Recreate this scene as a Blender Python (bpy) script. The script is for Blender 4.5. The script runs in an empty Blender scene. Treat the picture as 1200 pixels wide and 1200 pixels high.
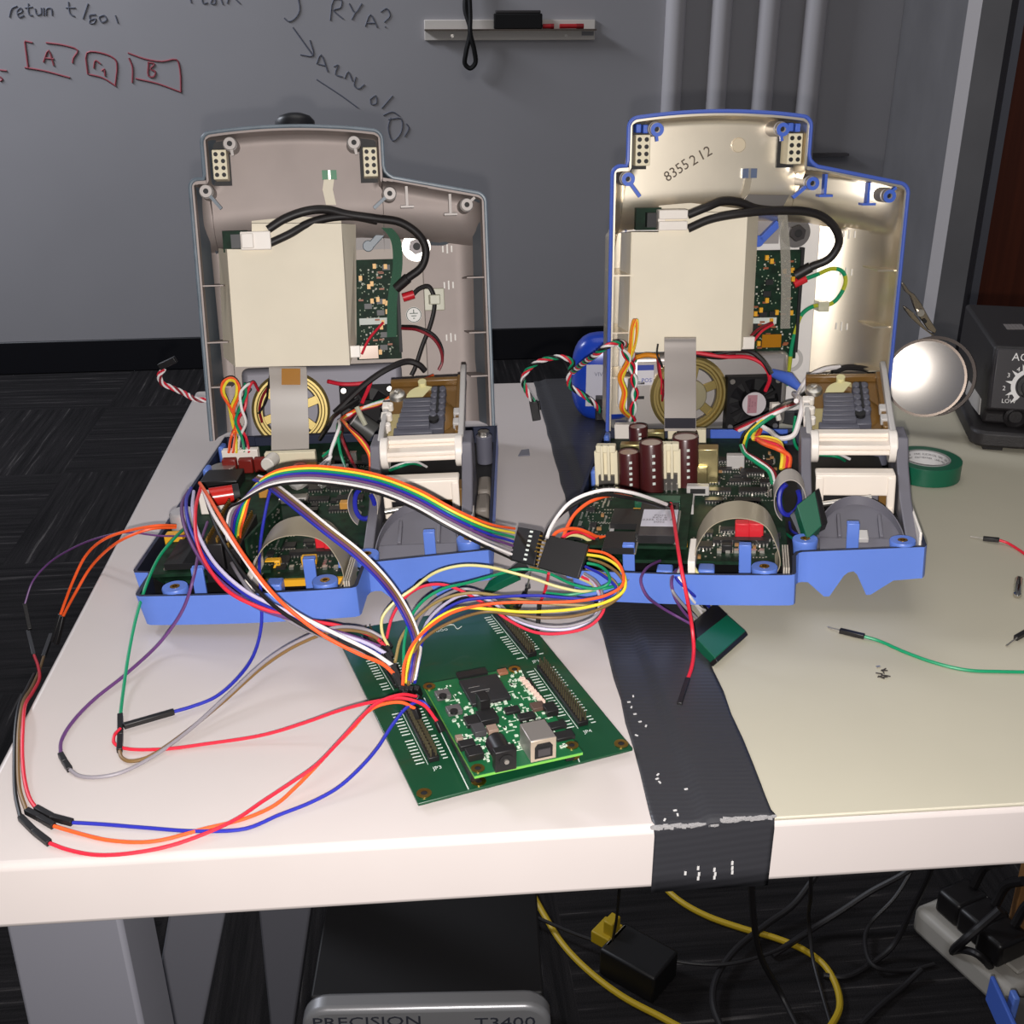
import bpy, math, random
from mathutils import Vector, Matrix
random.seed(7)
S = 0.8                      # design units to metres
H = 0.40                     # camera height over the desk top, design units
FPX = 1340.0                 # focal length in pixels for a 1200 px frame
PITCH = math.atan(600/1340.0)
CP, SP = math.cos(PITCH), math.sin(PITCH)
sc = bpy.context.scene
COL = sc.collection
CAM = Vector((0, 0, H))

def ray(px, py):
    a, b = (px-600)/FPX, (600-py)/FPX
    return Vector((a, CP+b*SP, -SP+b*CP))
def T(px, py, z=0.0):
    d = ray(px, py); return CAM + d*((z-H)/d.z)
def V(px, py, Y):
    d = ray(px, py); return CAM + d*(Y/d.y)
class Frame:
    def __init__(s, O, X, Y, Z):
        s.O, s.X, s.Y, s.Z = Vector(O), Vector(X), Vector(Y), Vector(Z)
    def pt(s, a, b, c=0.0): return s.O + s.X*a + s.Y*b + s.Z*c
    def hit(s, px, py, c=0.0):
        d = ray(px, py); t = (s.O+s.Z*c-CAM).dot(s.Z)/d.dot(s.Z)
        P = CAM+d*t-s.O
        return P.dot(s.X), P.dot(s.Y)
    def hw(s, px, py, c=0.0):
        a, b = s.hit(px, py, c); return s.pt(a, b, c)
    def sub(s, a, b, c, ang=0.0):
        ca, sa = math.cos(ang), math.sin(ang)
        return Frame(s.pt(a, b, c), s.X*ca+s.Y*sa, s.Y*ca-s.X*sa, s.Z)
WORLD = Frame((0,0,0),(1,0,0),(0,1,0),(0,0,1))
def zframe(O, yaw=0.0):
    c, s = math.cos(yaw), math.sin(yaw)
    return Frame(O, (c,s,0), (-s,c,0), (0,0,1))
def axisframe(p, q, hint=(0,0,1)):
    p, q = Vector(p), Vector(q); x = (q-p).normalized(); h = Vector(hint)
    y = h.cross(x)
    if y.length < 1e-6: y = Vector((0,1,0)).cross(x)
    y.normalize(); return Frame(p, x, y, x.cross(y)), (q-p).length
def based(x, y, yaw, z, k, kp):
    c, s = math.cos(yaw), math.sin(yaw)
    X = Vector((c,s,k)).normalized(); Y = Vector((-s,c,-kp)); Y = (Y-X*X.dot(Y)).normalized()
    return Frame((x,y,z), X, Y, X.cross(Y))
def lidf(x, y, z, yaw, ln):
    c, s = math.cos(yaw), math.sin(yaw)
    X = Vector((c,s,0)); U = Vector((-s*math.sin(ln), c*math.sin(ln), math.cos(ln)))
    return Frame((x,y,z), X, U, X.cross(U))
BF = [based(-.2696,1.008,-.0036,.0257,.0466,.0082), based(.0871,1.024,-.1869,.0285,.07,.0305)]
LF = [lidf(-.2709,.9678,.0052,.1436,.228), lidf(.0875,.97,.0147,.0838,.0956)]

# ---------- materials ----------
def lin(c):
    return tuple((v/255/12.92 if v/255 <= .04045 else ((v/255+.055)/1.055)**2.4) for v in c)
MATS = {}
def mat(name, rgb, rough=.5, metal=0.0, var=.0, vscale=40, bump=0.0, bscale=300, alpha=1.0, spec=.5, trans=0.0, coat=0.0):
    if name in MATS: return MATS[name]
    m = bpy.data.materials.new(name); m.use_nodes = True
    nt = m.node_tree; b = nt.nodes['Principled BSDF']; c = lin(rgb)
    b.inputs['Base Color'].default_value = (*c, 1); b.inputs['Roughness'].default_value = rough
    b.inputs['Metallic'].default_value = metal; b.inputs['Specular IOR Level'].default_value = spec
    b.inputs['Transmission Weight'].default_value = trans; b.inputs['Alpha'].default_value = alpha
    b.inputs['Coat Weight'].default_value = coat
    tc = nt.nodes.new('ShaderNodeTexCoord')
    if var > 0:
        n = nt.nodes.new('ShaderNodeTexNoise'); n.inputs['Scale'].default_value = vscale; n.inputs['Detail'].default_value = 4
        r = nt.nodes.new('ShaderNodeValToRGB')
        r.color_ramp.elements[0].position = .3; r.color_ramp.elements[1].position = .7
        r.color_ramp.elements[0].color = (*[max(0,v*(1-var)) for v in c], 1); r.color_ramp.elements[1].color = (*[min(1,v*(1+var)) for v in c], 1)
        nt.links.new(tc.outputs['Object'], n.inputs['Vector']); nt.links.new(n.outputs['Fac'], r.inputs['Fac'])
        nt.links.new(r.outputs['Color'], b.inputs['Base Color'])
    if bump > 0:
        n = nt.nodes.new('ShaderNodeTexNoise'); n.inputs['Scale'].default_value = bscale; n.inputs['Detail'].default_value = 3
        bp = nt.nodes.new('ShaderNodeBump'); bp.inputs['Strength'].default_value = bump; bp.inputs['Distance'].default_value = .001
        nt.links.new(tc.outputs['Object'], n.inputs['Vector']); nt.links.new(n.outputs['Fac'], bp.inputs['Height'])
        nt.links.new(bp.outputs['Normal'], b.inputs['Normal'])
    MATS[name] = m; return m

# ---------- mesh builder ----------
class MB:
    def __init__(s): s.v, s.f, s.m = [], [], []
    def add(s, vs, fs, mi=0):
        o = len(s.v); s.v += [Vector(p) for p in vs]
        for f in fs: s.f.append([i+o for i in f]); s.m.append(mi)
        return s
    def box(s, F, A, B, C, mi=0):
        vs = [F.pt(a,b,c) for c in C for b in B for a in A]
        return s.add(vs, [(0,2,3,1),(4,5,7,6),(0,1,5,4),(2,6,7,3),(0,4,6,2),(1,3,7,5)], mi)
    def prism(s, F, pts, c0, c1, mi=0):
        n = len(pts); vs = [F.pt(a,b,c0) for a,b in pts]+[F.pt(a,b,c1) for a,b in pts]
        fs = [tuple(range(n-1,-1,-1)), tuple(range(n,2*n))]+[(i,(i+1)%n,n+(i+1)%n,n+i) for i in range(n)]
        return s.add(vs, fs, mi)
    def hexa(s, bot, top, mi=0):
        n = len(bot)
        return s.add(list(bot)+list(top), [tuple(range(n-1,-1,-1)), tuple(range(n,2*n))]+[(i,(i+1)%n,n+(i+1)%n,n+i) for i in range(n)], mi)
    def lathe(s, F, c, prof, seg=24, mi=0, a0=0, a1=2*math.pi):
        # prof: list of (r, h) along F.Z at local centre c
        full = abs(a1-a0-2*math.pi) < 1e-6; n = seg if full else seg+1; vs = []
        for r, h in prof:
            for i in range(n):
                t = a0+(a1-a0)*i/seg; vs.append(F.pt(c[0]+r*math.cos(t), c[1]+r*math.sin(t), c[2]+h))
        fs = []
        for j in range(len(prof)-1):
            for i in range(seg):
                k = (i+1) % n if full else i+1
                fs.append((j*n+i, j*n+k, (j+1)*n+k, (j+1)*n+i))
        return s.add(vs, fs, mi)
    def cyl(s, F, c, r, h, seg=20, mi=0, r1=None):
        r1 = r if r1 is None else r1
        return s.lathe(F, c, [(0.00001,0),(r,0),(r1,h),(0.00001,h)], seg, mi)
    def tube(s, pts, r, seg=8, mi=0, cap=True, flat=None):
        n = len(pts); tan = []
        for i in range(n):
            t = pts[min(i+1,n-1)]-pts[max(i-1,0)]
            tan.append(t.normalized() if t.length > 1e-9 else Vector((1,0,0)))
        u = tan[0].orthogonal().normalized(); vs = []
        for i in range(n):
            u = u-tan[i]*u.dot(tan[i])
            u = u.normalized() if u.length > 1e-6 else tan[i].orthogonal().normalized()
            w = tan[i].cross(u); rr = r[i] if isinstance(r,(list,tuple)) else r
            for k in range(seg):
                a = 2*math.pi*k/seg; vs.append(pts[i]+u*math.cos(a)*rr+w*math.sin(a)*rr)
        fs = [(i*seg+k, i*seg+(k+1)%seg, (i+1)*seg+(k+1)%seg, (i+1)*seg+k) for i in range(n-1) for k in range(seg)]
        if cap: fs += [tuple(range(seg-1,-1,-1)), tuple((n-1)*seg+k for k in range(seg))]
        return s.add(vs, fs, mi)
    def strip(s, left, right, th=0.0, mi=0):
        # band between two polylines, given thickness along its normal
        n = len(left)
        nor = []
        for i in range(n):
            t = left[min(i+1,n-1)]-left[max(i-1,0)]; w = right[i]-left[i]; q = t.cross(w)
            nor.append(q.normalized() if q.length > 1e-9 else Vector((0,0,1)))
        vs = []
        for i in range(n): vs += [left[i], right[i], right[i]+nor[i]*th, left[i]+nor[i]*th]
        fs = []
        for i in range(n-1):
            for k in range(4): fs.append((i*4+k, i*4+(k+1)%4, (i+1)*4+(k+1)%4, (i+1)*4+k))
        fs += [(3,2,1,0), tuple((n-1)*4+k for k in range(4))]
        return s.add(vs, fs, mi)
    def grid(s, rows, mi=0, flip=False):
        n, m = len(rows), len(rows[0]); vs = [p for r in rows for p in r]
        fs = [(i*m+j, i*m+j+1, (i+1)*m+j+1, (i+1)*m+j) for i in range(n-1) for j in range(m-1)]
        if flip: fs = [tuple(reversed(f)) for f in fs]
        return s.add(vs, fs, mi)
    def text(s, body, F, a, b, c, size, mi=0, align='CENTER', ang=0.0, sx=1.0, th=0.0):
        cu = bpy.data.curves.new('lettering','FONT'); cu.body = body; cu.size = size; cu.align_x = align; cu.align_y = 'CENTER'
        cu.resolution_u = 2; cu.extrude = max(th, 1e-5)
        o = bpy.data.objects.new('lettering', cu); COL.objects.link(o)
        me = bpy.data.meshes.new_from_object(o.evaluated_get(bpy.context.evaluated_depsgraph_get()))
        G = F.sub(a, b, c, ang)
        s.add([G.pt(v.co.x*sx, v.co.y, v.co.z) for v in me.vertices], [tuple(p.vertices) for p in me.polygons], mi)
        bpy.data.objects.remove(o); bpy.data.curves.remove(cu); bpy.data.meshes.remove(me)
        return s

def catmull(pts, k=6):
    P = [pts[0]*2-pts[1]]+list(pts)+[pts[-1]*2-pts[-2]]; out = []
    for i in range(1, len(P)-2):
        a, b, c, d = P[i-1], P[i], P[i+1], P[i+2]
        t1 = max((b-a).length,1e-6)**.5; t2 = max((c-b).length,1e-6)**.5; t3 = max((d-c).length,1e-6)**.5
        m1 = ((b-a)/t1-(c-a)/(t1+t2)+(c-b)/t2)*t2; m2 = ((c-b)/t2-(d-b)/(t2+t3)+(d-c)/t3)*t2
        for j in range(k):
            t = j/k; h = t*t*t; q = t*t
            out.append(b*(2*h-3*q+1)+m1*(h-2*q+t)+c*(-2*h+3*q)+m2*(h-q))
    out.append(pts[-1]); return out

def finish(o, label, cat, group, kind):
    if label: o['label'] = label
    if cat: o['category'] = cat
    if group: o['group'] = group
    if kind: o['kind'] = kind
def build(name, mb, mats, parent=None, bevel=0, label=None, cat=None, group=None, kind=None, angle=38, root=None, seg=2):
    if not isinstance(mats,(list,tuple)): mats = [mats]
    vs = [p*S for p in mb.v]
    if parent is None:
        org = Vector(((min(p.x for p in vs)+max(p.x for p in vs))/2, (min(p.y for p in vs)+max(p.y for p in vs))/2, min(p.z for p in vs)))
    else:
        r = parent
        org = Vector((0,0,0))
        while r is not None: org += r.location; r = r.parent
    me = bpy.data.meshes.new(name)
    me.from_pydata([tuple(p-org) for p in vs], [], [tuple(f) for f in mb.f])
    for m in mats: me.materials.append(m)
    for p, i in zip(me.polygons, mb.m): p.material_index = i; p.use_smooth = True
    me.validate(); me.update()
    import bmesh
    bm = bmesh.new(); bm.from_mesh(me); bmesh.ops.recalc_face_normals(bm, faces=bm.faces); bm.to_mesh(me); bm.free()
    me.set_sharp_from_angle(angle=math.radians(angle))
    o = bpy.data.objects.new(name, me); COL.objects.link(o)
    if parent is None: o.location = org
    else: o.parent = parent
    if bevel:
        b = o.modifiers.new('edge','BEVEL'); b.width = bevel*S; b.segments = seg; b.limit_method = 'ANGLE'; b.angle_limit = math.radians(40)
    finish(o, label, cat, group, kind); return o
def thing(name, label, cat, loc, group=None, kind=None):
    o = bpy.data.objects.new(name, None); COL.objects.link(o); o.location = Vector(loc)*S; o.empty_display_size = .02
    finish(o, label, cat, group, kind); return o

# ---------- palette ----------
C = dict(red=(214,38,58), orange=(240,92,40), yellow=(236,214,60), green=(14,140,94), blue=(38,44,160), purple=(98,58,112),
         grey=(140,134,140), white=(232,226,224), black=(24,22,22), brown=(122,94,56), lavender=(196,188,214), olive=(150,128,80),
         pale=(214,206,140), pink=(222,52,74), darkred=(130,24,36), amber=(222,140,36), teal=(30,160,118))
def wm(c): return mat('insulation '+c, C[c], .42, spec=.4)
M_house = mat('black housing plastic', (22,20,21), .42)
M_pin = mat('tinned pin', (190,185,170), .3, 1.0)
M_gold = mat('gold plating', (200,160,80), .3, 1.0)
M_blue = mat('blue moulded plastic', (92,124,206), .38, var=.04, vscale=30)
M_bluemid = mat('blue clip plastic', (70,104,200), .4)
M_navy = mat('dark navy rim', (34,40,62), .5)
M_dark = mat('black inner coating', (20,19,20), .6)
M_white = mat('white plastic', (236,228,218), .4)
M_grey = mat('grey moulded plastic', (104,102,110), .5)
M_lgrey = mat('light grey plastic', (186,182,178), .45)
M_pcb = mat('dark green circuit board', (16,42,27), .6, var=.5, vscale=160, spec=.2)
M_chip = mat('black chip body', (24,23,24), .45)
M_tin = mat('solder and tin', (205,200,192), .3, .9)
M_silk = mat('white silkscreen', (205,212,205), .6)
M_mark = mat('grey chip print', (120,118,116), .6)
M_yel = mat('yellow capacitor body', (226,166,40), .4)
M_redp = mat('red connector plastic', (206,34,46), .4)
M_cream = mat('cream connector plastic', (226,216,186), .5)
M_brass = mat('brass insert', (196,150,70), .3, 1.0)
FLASH=21; AMB=.10; CEIL=72; FILL=11
# ---------- camera, light, world ----------
cam = bpy.data.cameras.new('camera'); co = bpy.data.objects.new('camera', cam); COL.objects.link(co)
co.location = CAM*S; co.rotation_euler = (math.pi/2-PITCH, 0, 0)
cam.sensor_width = 36; cam.lens = 36*FPX/1200; cam.clip_start = .01
sc.camera = co
sc.view_settings.view_transform = 'Standard'; sc.view_settings.look = 'None'; sc.view_settings.gamma = 1; sc.view_settings.exposure = 0
sc.view_settings.use_curve_mapping = False
la = bpy.data.lights.new('phone_flash','SPOT'); la.energy = FLASH; la.color = (1.0,.955,.93); la.shadow_soft_size = .0035
la.spot_size = math.radians(110); la.spot_blend = .6
lo = bpy.data.objects.new('phone_flash', la); COL.objects.link(lo)
lo.location = CAM*S+Vector((-.002, -.004, -.015)); lo.rotation_euler = (math.pi/2-PITCH, 0, 0)
w = bpy.data.worlds.new('room_ambient'); sc.world = w; w.use_nodes = True
w.node_tree.nodes['Background'].inputs['Color'].default_value = (.86,.9,1.0,1); w.node_tree.nodes['Background'].inputs['Strength'].default_value = AMB
lc = bpy.data.lights.new('ceiling_lamp','AREA'); lc.energy = CEIL; lc.size = 1.2; lc.size_y = .5; lc.shape = 'RECTANGLE'; lc.color = (.86,.9,1.0)
lco = bpy.data.objects.new('ceiling_lamp', lc); COL.objects.link(lco); lco.location = (-2.7, 2.4, 1.95); lco.rotation_euler = (Vector((-1.2,3.4,.4))-lco.location).to_track_quat('-Z','Y').to_euler()

lc2 = bpy.data.lights.new('overhead_fill','AREA'); lc2.energy = FILL; lc2.size = 1.6; lc2.color = (1.0,.97,.94)  # added overhead fill to lift the far desk top, no actual fixture
lco2 = bpy.data.objects.new('overhead_fill', lc2); COL.objects.link(lco2); lco2.location = (.1, .95, 2.3)
# ---------- room ----------
FZ = -.925
p0, p1 = T(0,438.6,FZ), T(236,431.5,FZ)
wx = (p1-p0).normalized()
WF = Frame(p0, wx, Vector((0,0,1)), wx.cross(Vector((0,0,1))))
M_wall = mat('grey whiteboard paint', (172,170,173), .42, var=.03, vscale=3, spec=.25)
M_wall2 = mat('grey flat wall paint', (150,147,148), .7, var=.04, vscale=4)
def struct(name, mb, mats, **k): return build(name, mb, mats, kind='structure', **k)
uR, _ = WF.hit(1052,60)
back = struct('wall_back', MB().box(WF,(-2.5,uR+.02),(0,2.4),(-.1,0)), M_wall)
struct('baseboard_back', MB().box(WF,(-2.5,uR),(0,.128),(0,.012)), mat('black rubber skirting', (18,18,24), .45), bevel=.004)
# carpet
mc = bpy.data.materials.new('charcoal carpet tiles'); mc.use_nodes = True; nt = mc.node_tree; bs = nt.nodes['Principled BSDF']
bs.inputs['Roughness'].default_value = .95; bs.inputs['Specular IOR Level'].default_value = .1
def node(t, **k):
    n = nt.nodes.new(t)
    for a, v in k.items(): n.inputs[a].default_value = v
    return n
tc = node('ShaderNodeTexCoord'); ch = node('ShaderNodeTexChecker', Scale=2.0)
rot = node('ShaderNodeMapping'); rot.inputs['Rotation'].default_value = (0,0,math.radians(-6)); nt.links.new(tc.outputs['Object'], rot.inputs['Vector'])
nt.links.new(rot.outputs['Vector'], ch.inputs['Vector'])
ramps = []
for sx, sy in ((70,2.2),(2.2,70)):
    mp = node('ShaderNodeMapping'); mp.inputs['Scale'].default_value = (sx,sy,1); nt.links.new(rot.outputs['Vector'], mp.inputs['Vector'])
    no = node('ShaderNodeTexNoise', Scale=1.0, Detail=5.0, Roughness=.7); nt.links.new(mp.outputs['Vector'], no.inputs['Vector'])
    rp = node('ShaderNodeValToRGB'); e = rp.color_ramp.elements
    e[0].position = .38; e[0].color = (*lin((27,26,27)),1); e[1].position = .74; e[1].color = (*lin((104,100,98)),1)
    x = e.new(.60); x.color = (*lin((42,40,41)),1)
    nt.links.new(no.outputs['Fac'], rp.inputs['Fac']); ramps.append(rp)
mx = node('ShaderNodeMixRGB'); nt.links.new(ch.outputs['Fac'], mx.inputs['Fac'])
for i in (0,1): nt.links.new(ramps[i].outputs['Color'], mx.inputs[i+1])
nt.links.new(mx.outputs['Color'], bs.inputs['Base Color'])
nn = node('ShaderNodeTexNoise', Scale=500.0); bpn = node('ShaderNodeBump', Strength=.6, Distance=.003); nt.links.new(tc.outputs['Object'], nn.inputs['Vector'])
nt.links.new(nn.outputs['Fac'], bpn.inputs['Height']); nt.links.new(bpn.outputs['Normal'], bs.inputs['Normal'])
struct('floor', MB().box(zframe(p0, math.atan2(wx.y,wx.x)),(-2.5,6),(-6,.1),(-.06,0)), mc)

# ridged grey pipes on the back wall
mpipe = mat('grey painted pipe', (196,192,194), .5)
for i, (xa, xb, lab) in enumerate(((779,802,'leftmost of the four grey upright pipes along the back wall'),(833,856,'second from the left of four grey upright wall pipes'),
        (888,912,'third from the left of four grey upright wall pipes'),(942,967,'rightmost of the four grey upright pipes, beside the bare wall panel'))):
    a, b = WF.hit(xa,10)[0], WF.hit(xb,10)[0]
    mb = MB(); F = Frame(WF.pt((a+b)/2,.0,.02), WF.X, -WF.Z, WF.Y); mb.cyl(F,(0,0,0),(b-a)/2,2.4,20)
    build('wall_pipe', mb, mpipe, label='vertical '+lab, cat='pipe', group='upright pipes on the back wall')
# ledge line on bare panel
a, b = WF.hit(921,181), WF.hit(992,178)
struct('trim_1', MB().box(WF,(a[0],b[0]),(a[1]-.006,a[1]+.004),(0,.03)), mat('dark wall ledge', (92,88,90), .6))
# return wall, door post, door
pA = WF.pt(uR, 0, 0); YP = 3.55
pB = V(1149,20,YP); pB.z = FZ
rx = (pB-pA); rx.z = 0; L = rx.length; rx.normalize()
RF = Frame(pA, rx, Vector((0,0,1)), rx.cross(Vector((0,0,1))))
struct('wall_right', MB().box(RF,(-.02,L),(0,2.4),(-.08,0)), mat('brushed grey wall panel', (128,126,127), .6, var=.1, vscale=5))
pq = V(1184,20,YP); pq.z = FZ
DF = zframe(pB, .06)
wpost = (pq-pB).length
struct('trim_2', MB().box(DF,(0,wpost),(0,.10),(0,2.4)), mat('light grey door post', (206,200,198), .5), bevel=.004)
struct('trim_3', MB().box(DF,(wpost,wpost+.03),(.03,.1),(0,2.4)).box(DF,(wpost+.03,wpost+.055),(.02,.1),(0,2.4),1), [mat('dark door gap strip', (74,72,78), .6), mat('aluminium door strip', (150,150,158), .4, .6)])
md = bpy.data.materials.new('dark cherry wood'); md.use_nodes = True; nt = md.node_tree; bs = nt.nodes['Principled BSDF']; bs.inputs['Roughness'].default_value = .45
tc = node('ShaderNodeTexCoord'); mp = node('ShaderNodeMapping'); mp.inputs['Scale'].default_value = (60,60,2); nt.links.new(tc.outputs['Object'], mp.inputs['Vector'])
no = node('ShaderNodeTexNoise', Scale=1.0, Detail=5.0); nt.links.new(mp.outputs['Vector'], no.inputs['Vector'])
rp = node('ShaderNodeValToRGB'); rp.color_ramp.elements[0].color = (*lin((72,32,18)),1); rp.color_ramp.elements[1].color = (*lin((122,58,34)),1)
nt.links.new(no.outputs['Fac'], rp.inputs['Fac']); nt.links.new(rp.outputs['Color'], bs.inputs['Base Color'])
struct('door_1', MB().box(DF,(wpost+.055,wpost+1.2),(.06,.1),(0,2.4)), md)

# marker writing on the back wall
def strokes(name, col, polys, r, rough=.6):
    mb = MB()
    for pl in polys:
        pts = [WF.hw(x,y,.001) for x,y in pl]
        if len(pts) > 2: pts = catmull(pts,3)
        mb.tube(pts, r, 5)
    build(name, mb, mat(name+' ink', col, rough), parent=back)
strokes('red_marker_drawing', (164,78,88), [
 [(29,49),(33,80)],[(29,48),(38,50)],[(54,50),(75,53),(91,59),(86,68),(85,74)],[(29,79),(52,83),(82,91)],
 [(51,73),(57,59),(63,77)],[(53,68),(63,69)],
 [(103,87),(102,62),(118,62),(133,68),(137,74),(135,101)],[(104,87),(120,91),(136,101)],[(110,80),(112,71),(118,75)],[(119,83),(122,81),(123,89)],
 [(151,68),(155,78),(155,97)],[(150,62),(170,69),(190,72),(207,70),(211,82),(212,108)],[(159,92),(185,98),(212,108)],
 [(173,73),(181,75),(176,81),(182,84),(180,90),(174,89),(174,74)],[(0,82),(8,83)],[(0,90),(3,93),(0,95)]], .0032)
strokes('black_marker_writing', (108,111,124), [
 [(11,20),(14,10),(20,7)],[(20,16),(26,13),(24,9),(20,13),(22,20),(28,18)],[(33,4),(34,17),(38,18)],[(29,9),(38,8)],[(41,10),(43,17),(48,16),(48,9)],[(51,9),(51,18)],[(54,18),(55,10),(60,10),(61,18)],
 [(80,2),(82,16),(87,19)],[(77,9),(88,9)],[(103,4),(97,22)],[(112,17),(105,18),(106,23),(112,22),(110,27),(105,27),(106,22)],[(116,21),(119,26),(125,23),(122,18),(116,20)],[(135,18),(138,27)],
 [(222,-4),(224,3)],[(236,-5),(238,4),(243,3)],[(249,-2),(247,4),(252,4),(252,-2)],[(258,-3),(261,5)],[(268,-4),(266,4)],[(274,-3),(281,4)],
 [(349,-3),(351,12),(345,22),(338,25),(333,21)],
 [(387,24),(391,0),(400,0),(399,9),(391,12),(402,22)],[(409,4),(416,15),(424,4)],[(416,15),(412,23)],[(428,31),(434,17),(442,32)],[(430,27),(440,27)],[(446,14),(453,10),(457,18),(450,26)],[(451,31),(452,32)],
 [(343,32),(366,64)],[(352,64),(367,65),(363,47)],[(371,75),(376,64),(384,84)],[(373,75),(381,77)],[(391,78),(396,76),(393,87),(401,90)],[(404,92),(408,84),(413,95)],[(417,90),(415,100),(420,104),(427,99)],[(434,116),(440,112),(441,121),(435,122),(434,116)],[(460,112),(447,127)],
 [(371,93),(400,112),(419,126)],[(449,135),(460,131),(468,136)],[(455,140),(470,139),(470,155),(460,165),(455,150),(458,138)],[(476,145),(479,150),(474,160)]], .0026)

# ---------- wall tray, eraser, pens, cord ----------
a0, b0 = WF.hit(497,25); a1, b1 = WF.hit(697,22); bm_, _ = 0, 0
bt, bb = WF.hit(597,23)[1], WF.hit(597,47)[1]
r = thing('whiteboard_tray', 'long white plastic pen tray fixed high on the back wall', 'tray', WF.pt((a0+a1)/2, bb, 0))
build('back_plate', MB().box(WF,(a0,a1),(bb,bt),(.0,.012)), M_white, r, bevel=.002)
build('pen_shelf', MB().box(WF,(a0,a1),(bb+(bt-bb)*.47,bb+(bt-bb)*.55),(.012,.045)), mat('brown pen shelf', (96,84,74), .5), r)
for px in (530,663): build('screw', MB().cyl(Frame(WF.hw(px,42,.012),WF.X,WF.Y,WF.Z),(0,0,0),.006,.002,12), M_tin, r)
q = WF.hit(688,39); build('maker_plate', MB().box(WF,(q[0]-.022,q[0]+.022),(q[1]-.007,q[1]+.007),(.012,.014)), mat('tray plate', (150,148,150), .5), r)
sh = bb+(bt-bb)*.55
e0, e1 = WF.hit(578,20)[0], WF.hit(634,20)[0]; et = WF.hit(600,12)[1]
r = thing('whiteboard_eraser', 'black felt whiteboard eraser lying on the white wall tray', 'eraser', WF.pt((e0+e1)/2, sh, .03))
build('felt_pad', MB().box(WF,(e0,e1),(sh,et-.01),(.014,.043)), mat('black felt', (20,18,18), .9), r, bevel=.004)
build('grip', MB().box(WF,(e0+.006,e1-.006),(et-.01,et),(.018,.04)), mat('eraser grip', (58,54,54), .6), r, bevel=.003)
for xa, xb, y, lab in ((636,649,26,'short red marker pen beside the eraser on the white wall tray'),(656,684,24,'longer red marker pen at the right of the white wall tray')):
    A, B = WF.hw(xa,y,.03), WF.hw(xb,y,.03); A.z = B.z = WF.pt(0,sh+.009).z
    F, l = axisframe(A,B); F = Frame(F.O, F.Y, F.Z, F.X)
    r = thing('marker_pen', lab, 'marker', A, 'marker pens on the wall tray')
    build('barrel', MB().cyl(F,(0,0,0),.008,l*.7,14), mat('red pen barrel', (196,30,38), .4), r); build('cap', MB().cyl(F,(0,0,l*.7),.0088,l*.3,14), mat('red pen cap', (150,20,28), .4), r)
pts = [WF.hw(x,y,z) for x,y,z in ((549,-30,.03),(545,10,.05),(551,35,.056),(546,62,.05),(545,75,.04),(551,80,.038),(557,74,.04),(556,60,.05),(551,38,.064),(551,20,.056),(549,-30,.045))]
build('hanging_cord', MB().tube(catmull(pts,8), .0085, 8), mat('black braided cord', (18,17,18), .7, bump=.6, bscale=400), label='black cord looped in a figure eight over the wall tray', cat='cord')

# ---------- desk ----------
DY = .087
DK = zframe((-.2872,.4523,0), DY)
def dl(px, py, z=0.0):
    P = T(px,py,z)-DK.O; return P.dot(DK.X), P.dot(DK.Y)
M_desk = mat('white laminate', (200,191,187), .38, var=.012, vscale=25, spec=.4)
M_leg = mat('grey powder-coated steel', (122,122,130), .5)
desk = thing('desk', 'white laminate work desk on grey steel legs', 'desk', DK.pt(.8,.4,FZ))
build('desk_top', MB().box(DK,(0,1.7),(0,.777),(-.042,0)), M_desk, desk, bevel=.004, seg=3)
def legbox(xs_top, y_top, xs_bot, y_bot, Y0, depth, name='leg', zend=None):
    A = [V(xs_top[0],y_top,Y0), V(xs_top[1],y_top,Y0)]; B = [V(xs_bot[0],y_bot,Y0), V(xs_bot[1],y_bot,Y0)]
    out = []
    for t, b in zip(A,B):
        d = (t-b)/(t.z-b.z); out.append((t+d*(-.0425-t.z), b+d*((FZ if zend is None else zend)-b.z)))
    off = Vector((.0,depth,0))
    mb = MB(); mb.hexa([out[0][1],out[1][1],out[1][1]+off,out[0][1]+off],[out[0][0],out[1][0],out[1][0]+off,out[0][0]+off])
    build(name, mb, M_leg, desk, bevel=.003)
legbox((6,143),1085,(31,167),1200,.53,.05)
legbox((197,263),1076,(176,238),1200,.86,.04,'brace')
legbox((303,364),1068,(316,345),1200,1.12,.05)
mb = MB().box(DK,(1.55,1.62),(.08,.13),(FZ,-.0425)); build('leg', mb, M_leg, desk, bevel=.003)
mb = MB().box(DK,(1.55,1.62),(.66,.71),(FZ,-.0425)); build('leg', mb, M_leg, desk, bevel=.003)
# bench mat
M_mat = mat('pale green bench mat', (186,180,161), .5, var=.02, vscale=18)
xm = dl(840,955)[0]
ym0 = dl(1100,951.5)[1]
build('bench_mat', MB().box(DK,(xm,1.69),(ym0,.775),(.0002,.0026)), M_mat, label='pale grey-green bench mat covering the right half of the desk', cat='mat', bevel=.0008)
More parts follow.
